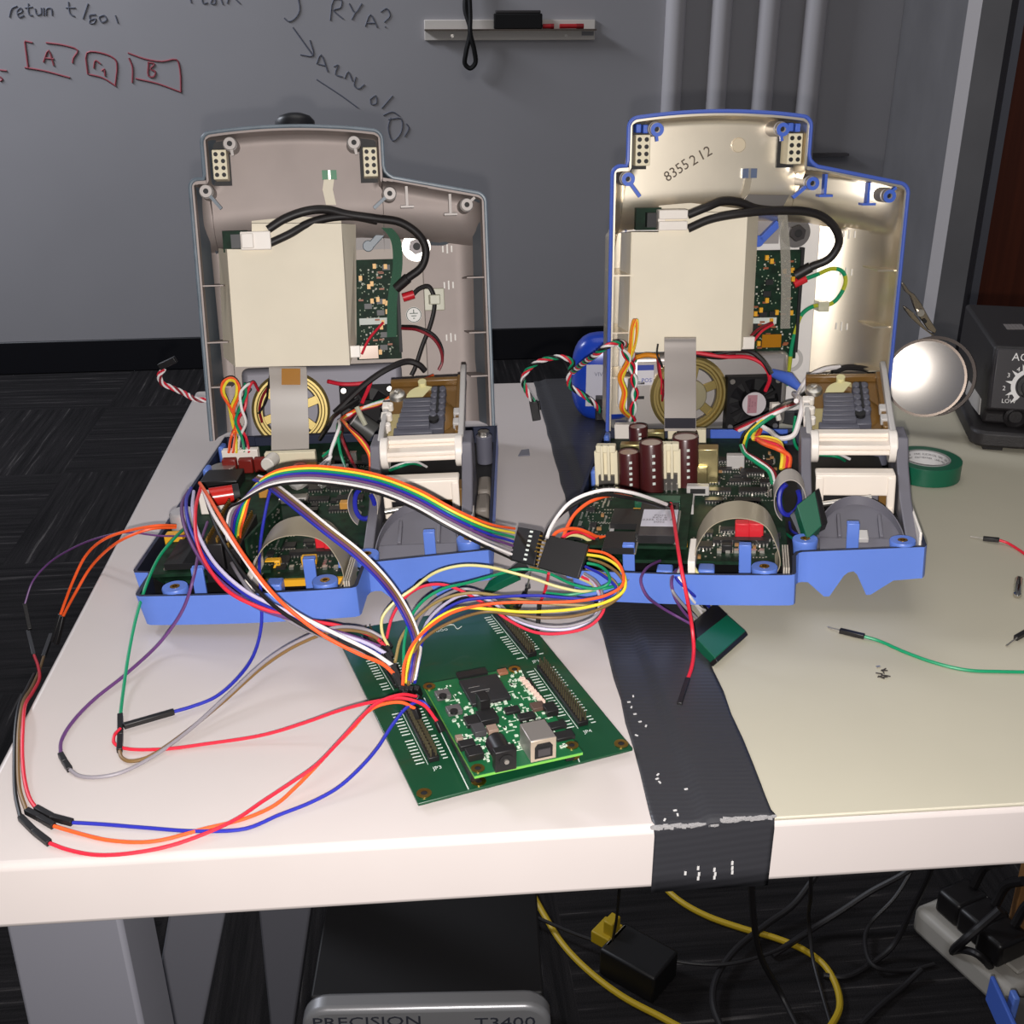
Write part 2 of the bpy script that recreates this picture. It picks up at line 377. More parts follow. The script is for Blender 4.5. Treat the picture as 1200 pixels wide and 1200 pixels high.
# duct tape: follows the desk, steps up over the mat edge, wraps over the front edge
mt = bpy.data.materials.new('dark grey duct tape'); mt.use_nodes = True; nt = mt.node_tree; bs = nt.nodes['Principled BSDF']
bs.inputs['Base Color'].default_value = (*lin((50,50,54)),1); bs.inputs['Roughness'].default_value = .36; bs.inputs['Specular IOR Level'].default_value = .5
tc = node('ShaderNodeTexCoord'); wv = node('ShaderNodeTexWave', Scale=130.0, Distortion=1.2); wv.bands_direction = 'Y'; wv.inputs['Detail'].default_value = 2
bpn = node('ShaderNodeBump', Strength=.12, Distance=.0005); mpt = node('ShaderNodeMapping'); mpt.inputs['Rotation'].default_value = (math.radians(40),0,0); nt.links.new(tc.outputs['Object'], mpt.inputs['Vector']); nt.links.new(mpt.outputs['Vector'], wv.inputs['Vector']); nt.links.new(wv.outputs['Fac'], bpn.inputs['Height']); nt.links.new(bpn.outputs['Normal'], bs.inputs['Normal'])
tl0, tl1 = dl(766,968)[0], dl(628,456)[0]
tr0, tr1 = dl(908,957,.003)[0], dl(700,457,.003)[0]
rows = []
ys = [-.0012,.0015,.005,.012]+[.02+.755*i/30 for i in range(31)]
def tapez(x, y):
    k = min(1,max(0,(x-(xm-.013))/.009)); k = k*k*(3-2*k)
    ky = min(1,max(0,(y-ym0+.011)/.009)); return .0006+.0026*k*ky
for z in (-.0425,-.03,-.016,-.004): rows.append([DK.pt(tl0+(tr0-tl0)*i/24, -.0012, z) for i in range(25)])
for y in ys:
    t = y/.775; xa, xb = tl0+(tl1-tl0)*t, tr0+(tr1-tr0)*t
    rows.append([DK.pt(xa+(xb-xa)*i/24+(.0006*math.sin(y*900) if i in (0,24) else 0), y, tapez(xa+(xb-xa)*i/24,y)+(0 if y > .0 else -.001)) for i in range(25)])
def slab_grid(rows, th):
    mb = MB(); mb.grid(rows)
    return mb
tape = build('duct_tape', slab_grid(rows,.0004), mt, label='wide dark grey duct tape strip running front to back over the desk and mat edge', cat='tape')
sm = tape.modifiers.new('thickness','SOLIDIFY'); sm.thickness = .0003; sm.offset = 1
mb = MB(); rnd = random.Random(2)
for i in range(90):
    t = rnd.random(); x = tl0+(tr0-tl0)*t; G = Frame(DK.pt(x,-.0012+rnd.uniform(-.0002,.0016),.0006+rnd.uniform(.0002,.0012)+(.0022 if x > xm else 0)), DK.X, DK.Y, DK.Z).sub(0,0,0,rnd.uniform(-.3,.3))
    w_ = rnd.uniform(.0006,.003); mb.box(G,(-w_,w_),(-.0004,.0004),(-.0012,.0002))
build('edge_wear', mb, mat('worn pale tape edge', (150,148,148), .6), tape, kind='stuff')
# scraped nicks in the tape
mb = MB()
for px, py in ((771,908),(770,913),(773,917),(791,950),(794,955),(779,961),(804,925),(742,816),(737,823),(740,829),(744,837),(750,846),(757,851),(746,862)):
    P = T(px,py,.0012); F = zframe(P, random.random()*3); mb.box(F,(-.001,.001),(-.0005,.0005),(0,.0004))
for px, py in ((803,1023),(818,1017),(819,1024),(818,1029),(837,1019),(838,1024),(837,1028),(858,1011),(858,1017),(858,1022)):
    P = DK.O+(DK.X*0); x = None
    d = ray(px,py); t = (DK.O-DK.Y*.0018-CAM).dot(DK.Y)/d.dot(DK.Y); P = CAM+d*t; F = Frame(P, DK.X, Vector((0,0,1)), -DK.Y); mb.box(F,(-.0006,.0006),(-.0012,.0012),(0,.0004))
build('scuff', mb, mat('pale tape scuff', (200,198,196), .6), tape, kind='stuff')
# ---------- opened instruments ----------
LW, LA, LB = .256, .013, .166
def ztop(u, r=.007):
    def cor(e): return (r-math.sqrt(max(0,r*r-(r-min(e,r))**2)))
    if u < LA: return .258-cor(u)
    if u <= LB:
        m = (LA+LB)/2; return .2955+.0055*(1-((u-m)/((LB-LA)/2))**2)-max(cor(u-LA),cor(LB-u))
    return .2575-.0175*(u-LB)/(LW-LB)-cor(LW-u)
V0 = .03
def bdist(u, v):
    e = [u, LW-u, ztop(u)-v]
    if v > .253: e.append(u-LA if u < LA+.04 else 1); e[0] = max(e[0], 0)
    if v > .2575 and u > LB-.06: e.append(LB-u if u <= LB else 0)
    return e
def sstep(t): t = min(1,max(0,t)); return t*t*(3-2*t)
DEEP, SHAL = .062, .028
def depth_at(u, v):
    vt = .231+.008*math.sin(math.pi*min(1,max(0,u/LW))); t = min(1,max(0,(vt-v)/.032))
    return SHAL+(DEEP-SHAL)*(1-math.sqrt(max(0,1-t*t)))
def lid_depth(u, v, Rr):
    D = depth_at(u,v); T_ = .0022
    es = [(u,.012),(LW-u,Rr),(ztop(u)-v,.008)]
    if v > .2535: es.append((u-LA,.008)) if u < LB/2 else es.append((LB-u,.008))
    elif u < LA+.02: pass
    d = D
    for e, R in es:
        if e < T_: return 0.0
        Q = min(R, D*.9); x = e-T_
        if x < R: d = min(d, D-Q+Q*math.sqrt(max(0,1-(1-x/R)**2)))
    return d
def lid_outline(n=40):
    pts = [(0,V0)]
    us = [0,.0005,.0015,.003,.005,.007,LA-.001]
    pts += [(u,ztop(u)) for u in us]+[(LA,ztop(LA-1e-6)+.004)]
    us = [LA,LA+.0005,LA+.0015,LA+.003,LA+.005,LA+.007]+[LA+.007+(LB-LA-.014)*i/16 for i in range(1,17)]+[LB-.005,LB-.003,LB-.0015,LB-.0005,LB]
    pts += [(u,ztop(u)) for u in us]
    pts += [(LB,.266),(LB+.0012,.2615),(LB+.004,.2585)]
    us = [LB+.008+(LW-LB-.015)*i/8 for i in range(9)]+[LW-.005,LW-.003,LW-.0015,LW-.0005,LW]
    pts += [(u,ztop(u)) for u in us]+[(LW,V0)]
    return pts
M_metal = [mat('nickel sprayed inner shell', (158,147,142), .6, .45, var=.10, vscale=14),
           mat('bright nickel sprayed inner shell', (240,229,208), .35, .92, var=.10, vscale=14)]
M_shell = [mat('grey outer moulding', (96,104,112), .45), M_blue]
M_rimL = [mat('worn grey shell edge', (104,116,126), .4, var=.15, vscale=90), mat('blue shell edge', (72,98,186), .4)]
M_boss = [mat('bare metal boss', (158,152,148), .5, .5), M_bluemid]
M_paper = mat('cream insulation paper', (236,226,204), .75, var=.035, vscale=22)
M_paperside = M_paper
M_black = mat('black cable jacket', (28,24,24), .5)
M_ffc = mat('grey flat flexible cable', (170,162,154), .38, var=.02)
M_kap = mat('amber polyimide tape', (176,118,24), .25, alpha=.85)
M_clear = mat('milky nylon clip', (206,204,180), .35, alpha=.8)
def pn(F, px, py, c): return F.hw(px,py,c)
def wire_part(name, pts, col, r, parent, k=6, seg=7, label=None):
    return build(name, MB().tube(catmull(pts,k), r, seg), wm(col) if isinstance(col,str) else col, parent, label=label)
def gear_text(*a): pass
def make_lid(d, root):
    F = LF[d]
    us = sorted(set([0,.001,.0021,.0024,.004,.006,.008,.011,LA-.0012,LA-.0002,LA+.0002,LA+.002,LA+.0028,LA+.005]+[.02+.0032*i for i in range(45)]+
        [LB-.006,LB-.003,LB-.0021,LB-.001,LB-.0002,LB+.0002,LB+.0015,LB+.003]+[.172+.0026*i for i in range(29)]+[LW-.008,LW-.006,LW-.004,LW-.0028,LW-.0024,LW-.0021,LW-.001,LW]))
    us = [u for u in us if u <= LW]
    ts = [i/88 for i in range(78)]+[.885+.005*i for i in range(20)]+[.987,.990,.992,.9945,.997,1.0]
    ts = sorted(set(t for t in ts if t <= 1))
    rows = []
    for t in ts:
        rows.append([F.pt(u, V0+(ztop(u)-V0)*t, -lid_depth(u, V0+(ztop(u)-V0)*t, .02 if d == 0 else .085)) for u in us])
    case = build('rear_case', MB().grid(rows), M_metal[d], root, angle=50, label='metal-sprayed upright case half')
    # outer moulding: back skin and side walls
    o = lid_outline(); mb = MB()
    rows = [[F.pt(LW/2+(u-LW/2)*.93, V0+(ztop(u)-V0)*t, -depth_at(u,V0+(ztop(u)-V0)*t)-.004) for u in us] for t in [i/30 for i in range(31)]]
    mb.grid(rows)
    cu, cv = LW/2, .15
    out = [(u+(.0012 if u > cu else -.0012), v+(.0012 if v > .2 else 0)) for u,v in o]
    rows = [[F.pt(cu+(u-cu)*(1-.07*q),v-(.004*q if v > .2 else 0),-q*(depth_at(min(LW,max(0,u)),v)+.004)) for u,v in out] for q in (0,.35,.7,1)]
    mb.grid(rows)
    build('outer_shell', mb, M_shell[d], case)
    pts = [F.pt(u,v,.0003) for u,v in out]
    build('case_edge', MB().tube(pts, .0017, 8), M_rimL[d], case)
    # screw posts
    for (u,v,cap) in ((.0352,.2885,0),(.1424,.2878,0),(.0118,.249,1),(.1715,.2437,1),(.2403,.2324,1)):
        dep = depth_at(u,v); post = [(.0001,-dep),(.0066,-dep),(.0062,-.004),(.0052,-.0035),(.0052,0.0),(.0023,0.0),(.0023,-.006),(.0001,-.006)]
        mb = MB().lathe(F,(u,v,0),post,22)
        b = build('screw_post', mb, M_boss[0], case)
        if d == 1:
            build('blue_cap', MB().lathe(F,(u+.0008,v-.0006,0),[(.0055,-.0028),(.0055,.0008),(.0024,.0008),(.0024,-.003)],22), M_bluemid, case)
        build('post_hole', MB().cyl(F,(u,v,-.0018),.0022,.0004,14), M_dark, case)
        if cap == 1 and u < .2:
            ang = math.radians(-52 if u < .1 else -140); L0, L1 = .005, .019
            mb = MB(); G = F.sub(u,v,-.006,ang); mb.box(G,(L0,L1),(-.0014,.0014),(-.001,.0036)); build('post_rib', mb, M_boss[1] if d else M_rimL[0], case)
        else:
            G = F.sub(u,v,-.006,math.radians(-80 if u < .2 else 40)); build('post_rib', MB().box(G,(.005,.010),(-.0012,.0012),(-.001,.003)), M_boss[d], case)
    # eight-way sockets in the two upper corners
    for u, v in ((.0252,.2715),(.156,.2715)):
        mb = MB(); w, h = .0062, .0125
        mb.box(F,(u-w,u+w),(v-h,v+h),(-.024,-.004),0)
        b = build('socket', mb, M_cream, case, bevel=.0006)
        mb = MB()
        for i in (-1,1):
            for j in range(4): mb.cyl(F,(u+i*.003,v-.0087+.0058*j,-.0042),.0019,.0006,10)
        build('socket_hole', mb, M_dark, case, kind='stuff')
        build('socket_well', MB().box(F,(u-.009,u+.0072),(v-.016,v+.024),(-.0275,-.0245)), M_dark, case)
        if d == 1: build('retaining_clip', MB().box(F,(u-.0055,u-.001),(v+.014,v+.021),(-.02,-.008)).box(F,(u+.0005,u+.005),(v+.0135,v+.0205),(-.02,-.008)), M_bluemid, case, bevel=.0008)
    # shoulder clips
    for u in (.187,.226):
        v = ztop(u)-.021; mb = MB().box(F,(u-.0012,u+.0012),(v,ztop(u)-.003),(-.016,-.009)); mb.box(F,(u-.006,u+.006),(v-.001,v+.001),(-.016,-.006))
        build('shoulder_clip', mb, M_boss[d], case)
    # side ribs and louvres
    for v in (.168,.118,.078):
        build('wall_rib', MB().box(F,(.0022,.02),(v-.0006,v+.0006),(-.05,-.003)), M_metal[d], case)
        build('wall_rib', MB().box(F,(LW-.018,LW-.0022),(v-.0006,v+.0006),(-.05,-.003)), M_metal[d], case)
    mb = MB()
    for v in (.196,.162,.112):
        for i in (-1,0,1):
            u = .226+.0042*i; h = .003 if i else .0042; c = -lid_depth(u,v,.02 if d == 0 else .085)
            mb.box(F,(u-.0007,u+.0007),(v-h,v+h),(c-.001,c+.001))
    build('vent_slit', mb, mat('light vent slit', (226,222,214), .4), case, kind='stuff')
    return case
def lid_inside(d, root, case):
    F = LF[d]; R = F.hit
    # mounting plate against the back
    u0, u1 = (.018,.202); v0, v1 = .03, .212
    pts = []
    for cx, cy, a in ((u1-.012,v1-.012,0),(u0+.012,v1-.012,90),(u0+.012,v0+.012,180),(u1-.012,v0+.012,270)):
        pts += [(cx+.012*math.cos(math.radians(a+i*22.5)), cy+.012*math.sin(math.radians(a+i*22.5))) for i in range(5)]
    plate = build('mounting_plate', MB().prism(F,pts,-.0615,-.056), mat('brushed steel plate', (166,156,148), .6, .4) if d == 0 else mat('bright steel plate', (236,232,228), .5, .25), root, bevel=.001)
    nu, nv = R(*((488,289) if d == 0 else (934,273)), -.05)
    hexp = [(nu+.0075*math.cos(math.radians(60*i+20)), nv+.0075*math.sin(math.radians(60*i+20))) for i in range(6)]
    nut = build('pivot_washer', MB().cyl(F,(nu,nv,-.056),.0135,.003,28), M_tin if d == 0 else mat('dull zinc washer', (136,132,130), .4, .8), plate)
    nutp = build('pivot_nut', MB().prism(F,hexp,-.053,-.046).cyl(F,(nu,nv,-.0458),.0035,.0006,14,1), [mat('dark zinc nut', (84,80,80), .4, .8), M_dark], plate, bevel=.0006)
    # window with latch
    a, b = R(*((437,277) if d == 0 else (893,270)), -.055)
    build('latch_window', MB().box(F,(a-.017,a+.016),(b-.012,b+.014),(-.0558,-.0545)), mat('shadowed recess', (150,144,142), .5), plate)
    G = F.sub(a+.006,b+.0,-.053,math.radians(45)); mb = MB().box(G,(-.012,.010),(-.0032,.0032),(-.001,.006)); mb.cyl(F,(a-.005,b-.009,-.053),.0052,.006,16)
    build('latch', mb, M_rimL[0] if d == 0 else M_bluemid, plate, bevel=.0006)
    # controller board
    (c0,e1), (c1,e0) = (R(412,305,-.045), R(471,420,-.045)) if d == 0 else (R(872,294,-.045), R(932,420,-.045))
    pcb = build('display_board', MB().box(F,(c0,c1),(e0,e1),(-.048,-.045)).box(F,(c1-.002,c1+.001),(e0+.006,e1+.002),(-.05,-.043),1), [M_pcb,M_dark], root)
    rnd = random.Random(3+d)
    kinds = (('chip',M_chip,.005,.0035,.0025),('capacitor',M_yel,.0022,.0032,.003),('resistor',mat('resistor body',(150,84,50),.5),.0032,.0012,.0015),('solder_joint',mat('dull solder joint',(190,188,176),.6),.0011,.0011,.001))
    for i in range(64):
        k = kinds[(0,1,2,3,3,2,1,3,2,3)[i%10]]; u = rnd.uniform(c0+(.006 if d == 0 else .012),c1-.007); v = rnd.uniform(e0+.006,e1-.006)
        build(k[0], MB().box(F,(u-k[2]/2*1.4,u+k[2]/2*1.4),(v-k[3]/2*1.4,v+k[3]/2*1.4),(-.0449,-.0449+k[4])), k[1], pcb)
    pd = MB()
    for i in range(150):
        u = rnd.uniform(c0+.004,c1-.004); v = rnd.uniform(e0+.004,e1-.004); G = F.sub(u,v,-.0449,rnd.choice((0,math.pi/2)))
        pd.box(G,(-.0006,.0006),(-.0005,.0005),(0,.0003))
    build('solder_pads', pd, mat('dull solder dots',(150,164,140),.6), pcb, kind='stuff')
    build('white_strip', MB().box(F,(c0+.004,c0+.034),(e0+.033,e0+.039),(-.0449,-.044)), M_silk, pcb)
    # insulation sheet over the display
    if d == 0: q = dict(tl=(267,292),m1=(295,292),m2=(295,262),tr=(400,262),br=(410,428),bl=(277,430)); lf = ((257,291),(263,418)); rf = ((417,263),(418,402))
    else: q = dict(tl=(741,272),m1=(772,272),m2=(772,246),tr=(876,251),br=(868,411),bl=(737,412)); lf = ((729,273),(724,404)); rf = ((889,250),(882,388))
    fr = [F.hw(*q[k],-.004) for k in ('bl','br','tr','m2','m1','tl')]
    mb = MB(); bk = [p-F.Z*.0008 for p in fr]; mb.hexa(bk, fr)
    sheet = build('insulation_sheet', mb, M_paper, root, label='cream folded paper sheet over the display')
    for A, B, (c,e) in ((q['tl'],q['bl'],lf),(q['tr'],q['br'],rf)):
        p = [F.hw(*A,-.005), F.hw(*B,-.005), F.hw(*e,-.036), F.hw(*c,-.036)]
        build('side_fold', MB().hexa([v-F.X*.0008 for v in p], p), M_paper, sheet)
    a, b = F.hit(*q['m2'],-.03), F.hit(*q['tr'],-.03)
    build('top_fold', MB().hexa([F.pt(a[0],a[1]+.0005,-.031),F.pt(b[0],b[1],-.031),F.pt(b[0],b[1]-.03,-.031),F.pt(a[0],a[1]-.03,-.031)],
        [F.pt(a[0],a[1]+.009,-.03),F.pt(b[0],b[1]+.004,-.03),F.pt(b[0],b[1]-.03,-.03),F.pt(a[0],a[1]-.03,-.03)]), M_paper, sheet)
    # inverter connector
    X = (297,281) if d == 0 else (785,257)
    u, v = R(*X,-.02)
    X = (300,282) if d == 0 else (789,258)
    u, v = R(*X,.0)
    if d == 0: mb = MB().box(F,(u-.0135,u+.0130),(v-.0080,v+.0080),(-.012,.001)).box(F,(u-.0125,u-.002),(v-.0065,v+.0065),(.001,.003))
    else: mb = MB().box(F,(u-.0125,u+.0125),(v+.0008,v+.0085),(-.012,.001)).box(F,(u-.0125,u+.0125),(v-.0085,v-.0008),(-.012,.001)).box(F,(u-.0125,u-.006),(v-.0085,v+.0085),(-.0125,-.003))
    con = build('power_plug', mb, M_white, root, bevel=.0008)
    build('plug_board', MB().box(F,(u-.030,u-.008),(v-.009,v+.0095),(-.02,-.012)).box(F,(u-.022,u-.014),(v-.006,v+.006),(-.012,-.003),1), [M_pcb,M_chip], root)
    # thick black cables
    if d == 0:
        A = [(314,269),(335,256),(362,247),(384,246),(405,251),(440,256),(470,261),(492,277),(499,294),(494,313),(478,326)]
        B = [(314,286),(338,275),(362,262),(388,255),(415,254),(442,259)]
        K = (478,326,464,338)
    else:
        A = [(806,268),(832,257),(870,250),(905,247),(945,248),(966,255),(980,270),(983,285),(972,303),(950,313)]
        B = [(806,252),(828,243),(846,236),(866,237),(885,244),(908,247)]
        K = (950,313,932,323)
    dd = lambda i, n: -.004-.032*min(1,max(0,(i-2)/(n-2)))
    wire_part('power_cable', [F.hw(x,y,dd(i,len(A))) for i,(x,y) in enumerate(A)], M_black, .0037, root, seg=10)
    wire_part('power_cable', [F.hw(x,y,-.003-.02*max(0,(i-1)/len(B))) for i,(x,y) in enumerate(B)], M_black, .0036, root, seg=10)
    build('cable_sleeve', MB().tube([F.hw(K[0],K[1],-.036),F.hw(K[2],K[3],-.040)], .0048, 12), M_black, root)
    # thin lead film running up to the top panel
    if d == 0: film = [(388,240),(384,222),(386,207)]; fw = 6
    else: film = [(873,232),(876,216),(878,205)]; fw = 4
    Lp = [F.hw(x-fw,y,-.026) for x,y in film]; Rp = [F.hw(x+fw,y,-.026) for x,y in film]
    build('sensor_tail', MB().strip(Lp,Rp,.0006), M_paper if d == 0 else mat('clear tail film',(190,180,160),.3,alpha=.5), root)
    x, y = film[-1]; a, b = R(x,y-2,-.026)
    build('sensor_chip', MB().box(F,(a-.0065,a+.0065),(b-.004,b+.004),(-.029,-.0245)).box(F,(a-.001,a+.001),(b-.004,b+.004),(-.0245,-.0243),1), [mat('green sensor block',(24,120,72),.4) if d == 0 else mat('slate sensor block',(96,108,134),.3), M_tin], root)
    # ribbon film down the board
    if d == 0: fl = [(415,248),(440,258),(462,278),(466,310),(460,350),(459,395)]; fc = mat('green tinted film cable',(16,84,54),.5,alpha=.8,spec=.2)
    else: fl = [(917,252),(920,290),(921,330),(920,385)]; fc = mat('clear film cable',(176,172,160),.2,alpha=.45)
    P = catmull([F.hw(x,y,-.038) for x,y in fl],6); build('film_cable', MB().strip([p-F.X*.0045 for p in P],[p+F.X*.0045 for p in P],.0004), fc, root)
    # ground lead
    if d == 0:
        G = [(484,345),(492,338),(502,336),(508,346),(509,360),(504,382),(495,405),(486,432),(482,440)]; cr = (472,349,485,345); clip = (509,351); cols = ['black']
    else:
        G = [(943,327),(957,322),(975,315),(987,318),(991,329),(985,345),(974,356),(953,359),(940,368),(933,385),(928,405),(925,430),(921,452)]; cr = (930,333,944,326); clip = (962,358)
    pts = [F.hw(x,y,-.045) for x,y in G]
    if d == 0: wire_part('ground_lead', pts, M_black, .0022, root, seg=9)
    else:
        mb = MB(); P = catmull(pts,6); mb.tube(P,.0019,9)
        n = 9
        for fi, f in enumerate(mb.f):
            ring = fi//9
            if len(f) == 4 and ring < len(P)-1: mb.m[fi] = 1 if (ring//7)%2 == 1 or fi%9 == 0 else 0
        build('ground_lead', mb, [wm('green'), mat('insulation lime', (170,176,40), .42)], root)
    build('crimp_sleeve', MB().tube([F.hw(cr[0],cr[1],-.045),F.hw(cr[2],cr[3],-.045)],.0042,10), M_redp, root)
    a, b = R(*clip,-.05); mb = MB().box(F,(a-.0105,a+.0105),(b-.0105,b+.0105),(-.061,-.0585)).box(F,(a-.005,a+.005),(b-.0045,b+.0045),(-.0585,-.041))
    build('cable_clip', mb, M_clear, root, bevel=.0008)
    if d == 0:
        a, b = R(485,369,-.055); lab = build('earth_sticker', MB().cyl(F,(a,b,-.0562),.0075,.0006,28), mat('white sticker',(236,234,228),.5), root)
        mb = MB().lathe(F,(a,b,-.0555),[(.0066,0),(.0072,0),(.0072,.0002),(.0066,.0002)],28)
        mb.box(F,(a-.0004,a+.0004),(b+.0015,b+.005),(-.0556,-.0553)).box(F,(a-.004,a+.004),(b+.0011,b+.0018),(-.0556,-.0553)).box(F,(a-.0025,a+.0025),(b-.0013,b-.0006),(-.0556,-.0553)).box(F,(a-.001,a+.001),(b-.0036,b-.0029),(-.0556,-.0553))
        build('earth_symbol', mb, mat('dark green print',(30,60,48),.6), lab)
    # speaker and fan fascia
    p0 = R(*((262,440) if d == 0 else (745,428)), -.036); p1 = R(*((455,500) if d == 0 else (930,500)), -.036)
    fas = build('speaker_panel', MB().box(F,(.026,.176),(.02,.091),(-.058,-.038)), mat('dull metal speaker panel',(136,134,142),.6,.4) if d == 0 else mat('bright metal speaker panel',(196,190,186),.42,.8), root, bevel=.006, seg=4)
    su, sv = R(*((341,481) if d == 0 else (808,463)), -.034)
    gold = mat('gold passivated steel',(160,142,88),.45,.75)
    sp = build('speaker', MB().lathe(F,(su,sv,-.038),[(.0365,0),(.0365,.003),(.034,.005),(.032,.005),(.031,.002),(.029,.002),(.028,.0035),(.0265,.0035),(.026,0)],48), gold, root)
    build('cone', MB().lathe(F,(su,sv,-.0385),[(.0262,.001),(.012,-.004),(.0001,-.004)],40), mat('dark paper cone',(70,66,64),.8), sp)
    for i in range(6):
        G = F.sub(su,sv,-.0375,math.radians(60*i+20)); build('basket_spoke', MB().box(G,(.011,.027),(-.0042,.0042),(0,.0016)), gold, sp, bevel=.0005)
    build('magnet', MB().cyl(F,(su,sv,-.0385),.0155,.009,36), mat('magnet cover',(206,196,160),.35,.8), sp, bevel=.0008)
    for i, y in enumerate((.012,-.002)):
        build('terminal_slot', MB().box(F,(su-.052,su-.042),(sv+y-.0014,sv+y+.0014),(-.0379,-.0372)), M_dark, fas)
    fu, fv = R(*((431,483) if d == 0 else (882,472)), -.03); h = .0255
    mb = MB(); n = 40; ring = [(fu+.0235*math.cos(2*math.pi*i/n), fv+.0235*math.sin(2*math.pi*i/n)) for i in range(n)]
    sq = []
    for i in range(n):
        a = 2*math.pi*i/n; c, s_ = math.cos(a), math.sin(a); k = h/max(abs(c),abs(s_)); sq.append((fu+c*k, fv+s_*k))
    for c0_, c1_ in ((-.038,-.026),):
        rows = [[F.pt(*p,c1_) for p in ring+ring[:1]],[F.pt(*p,c1_) for p in sq+sq[:1]],[F.pt(*p,c0_) for p in sq+sq[:1]],[F.pt(*p,c0_) for p in ring+ring[:1]],[F.pt(*p,c1_) for p in ring+ring[:1]]]
        mb.grid(rows)
    for i in range(4):
        G = F.sub(fu,fv,-.0272,math.radians(90*i+28)); mb.box(G,(.008,.024),(-.0016,.0016),(-.0008,.0008))
    fan = build('cooling_fan', mb, mat('black fan plastic',(28,27,28),.6,spec=.15), root)
    for i in range(7):
        G = F.sub(fu,fv,0,math.radians(360/7*i))
        bl = [G.pt(.010,-.005,-.036),G.pt(.0225,-.008,-.036),G.pt(.0225,.004,-.029),G.pt(.010,.003,-.029)]
        build('fan_blade', MB().hexa([q-F.Z*.0006 for q in bl], bl), mat('fan blade',(30,29,31),.6,spec=.15), fan)
    build('fan_well', MB().cyl(F,(fu,fv,-.0379),.0234,.0008,30), M_dark, fan)
    build('hub', MB().cyl(F,(fu,fv,-.036),.0118,.011,30), mat('black fan plastic',(28,27,28),.6,spec=.15), fan)
    if d == 1:
        lb = build('hub_label', MB().cyl(F,(fu,fv,-.0252),.0112,.0004,30), mat('pale fan sticker',(196,188,190),.5), fan)
        build('label_band', MB().box(F,(fu-.0064,fu+.0026),(fv-.0085,fv+.0085),(-.0248,-.0245)), mat('rose label band',(168,120,128),.5), fan)
        mb = MB()
        for i in range(3): mb.text(('DC BRUSHLESS','DC 12V','0.10A')[i], F, fu-.0044+.0026*i, fv, -.0243, .0019, ang=math.radians(90), sx=.9)
        build('label_print', mb, mat('label ink',(90,62,70),.6), fan)
    for sx in (-1,1):
        for sy in (-1,1): build('fan_screw', MB().cyl(F,(fu+sx*.0215,fv+sy*.0215,-.026),.0024,.0012,14), M_tin, fan)
    # flat cable dropping from the display to the main board
    if d == 0:
        prof = [(337,430,-.006),(338,445,.001),(339,480,.006),(340,505,.010),(340,528,.016)]; hw = 22
    else:
        prof = [(797,420,-.006),(797,400,.004),(797,396,.012),(797,398,.016),(797,430,.018),(797,465,.019),(797,488,.021),(797,505,.023)]; hw = 18.5
    Lp = catmull([F.hw(x-hw,y,c) for x,y,c in prof],5); Rp = catmull([F.hw(x+hw,y,c) for x,y,c in prof],5)
    ffc = build('flat_cable', MB().strip(Lp,Rp,.0006), M_ffc if d == 0 else mat('satin silver flat cable', (176,168,162), .4, .55), root, label='wide grey flat cable')
    if d == 0: build('amber_tape', MB().strip([F.hw(330,432,.0022),F.hw(330,451,.0052)],[F.hw(352,432,.0022),F.hw(352,451,.0052)],.0004), M_kap, ffc)
    else: build('cable_end', MB().strip([F.hw(779,490,.0225),F.hw(779,502,.024)],[F.hw(815,490,.0225),F.hw(815,502,.024)],.0004), mat('dark cable stiffener',(60,58,66),.25,.4), ffc)
    # dangling kapton under the sheet and a small white plug
    X = ((432,413),(417,412)) if d == 0 else ((905,400),(879,402))
    a, b = R(*X[0],-.03); build('amber_tape', MB().box(F,(a-.009,a+.009),(b-.006,b+.006),(-.033,-.032)), M_kap, root)
    a, b = R(*X[1],-.012); build('white_plug', MB().box(F,(a-.0075,a+.004),(b-.0055,b+.0055),(-.018,-.011)), M_white, root, bevel=.0006)
    if d == 1:
        mb = MB().text('8355', F, *R(793,200,-.0262), -.0262, .0125, ang=math.radians(33), sx=.95).text('2', F, *R(813,188,-.0262), -.0262, .0125, ang=math.radians(31)).text('12', F, *R(826,180,-.0262), -.0262, .0125, ang=math.radians(30))
        build('stamped_number', mb, mat('stamp ink',(86,74,62),.7), case)
        a, b = R(712,0,0); 
        a, b = R(757,438,-.036); build('printed_label', MB().box(F,(a-.008,a+.0075),(b-.011,b+.008),(-.0378,-.0372)).box(F,(a-.008,a+.0075),(b+.003,b+.008),(-.0372,-.0370),1).text('POS',F,a+.001,b-.0065,-.0369,.0055,1), [mat('white printed label',(214,212,218),.5), mat('label blue',(50,70,160),.5)], root)
        a, b = R(866,170,-.026); build('rubber_dot', MB().cyl(F,(a,b,-.0285),.0062,.003,20), mat('clear rubber dot',(210,196,170),.3), case, bevel=.0008)
        a, b = R(898,236,-.02); build('foil_tab', MB().prism(F,[(a-.022,b-.002),(a-.014,b-.008),(a+.014,b-.007),(a+.02,b+.005),(a-.017,b+.006)],-.021,-.0195), mat('foil tab',(150,144,138),.3,.7), root)
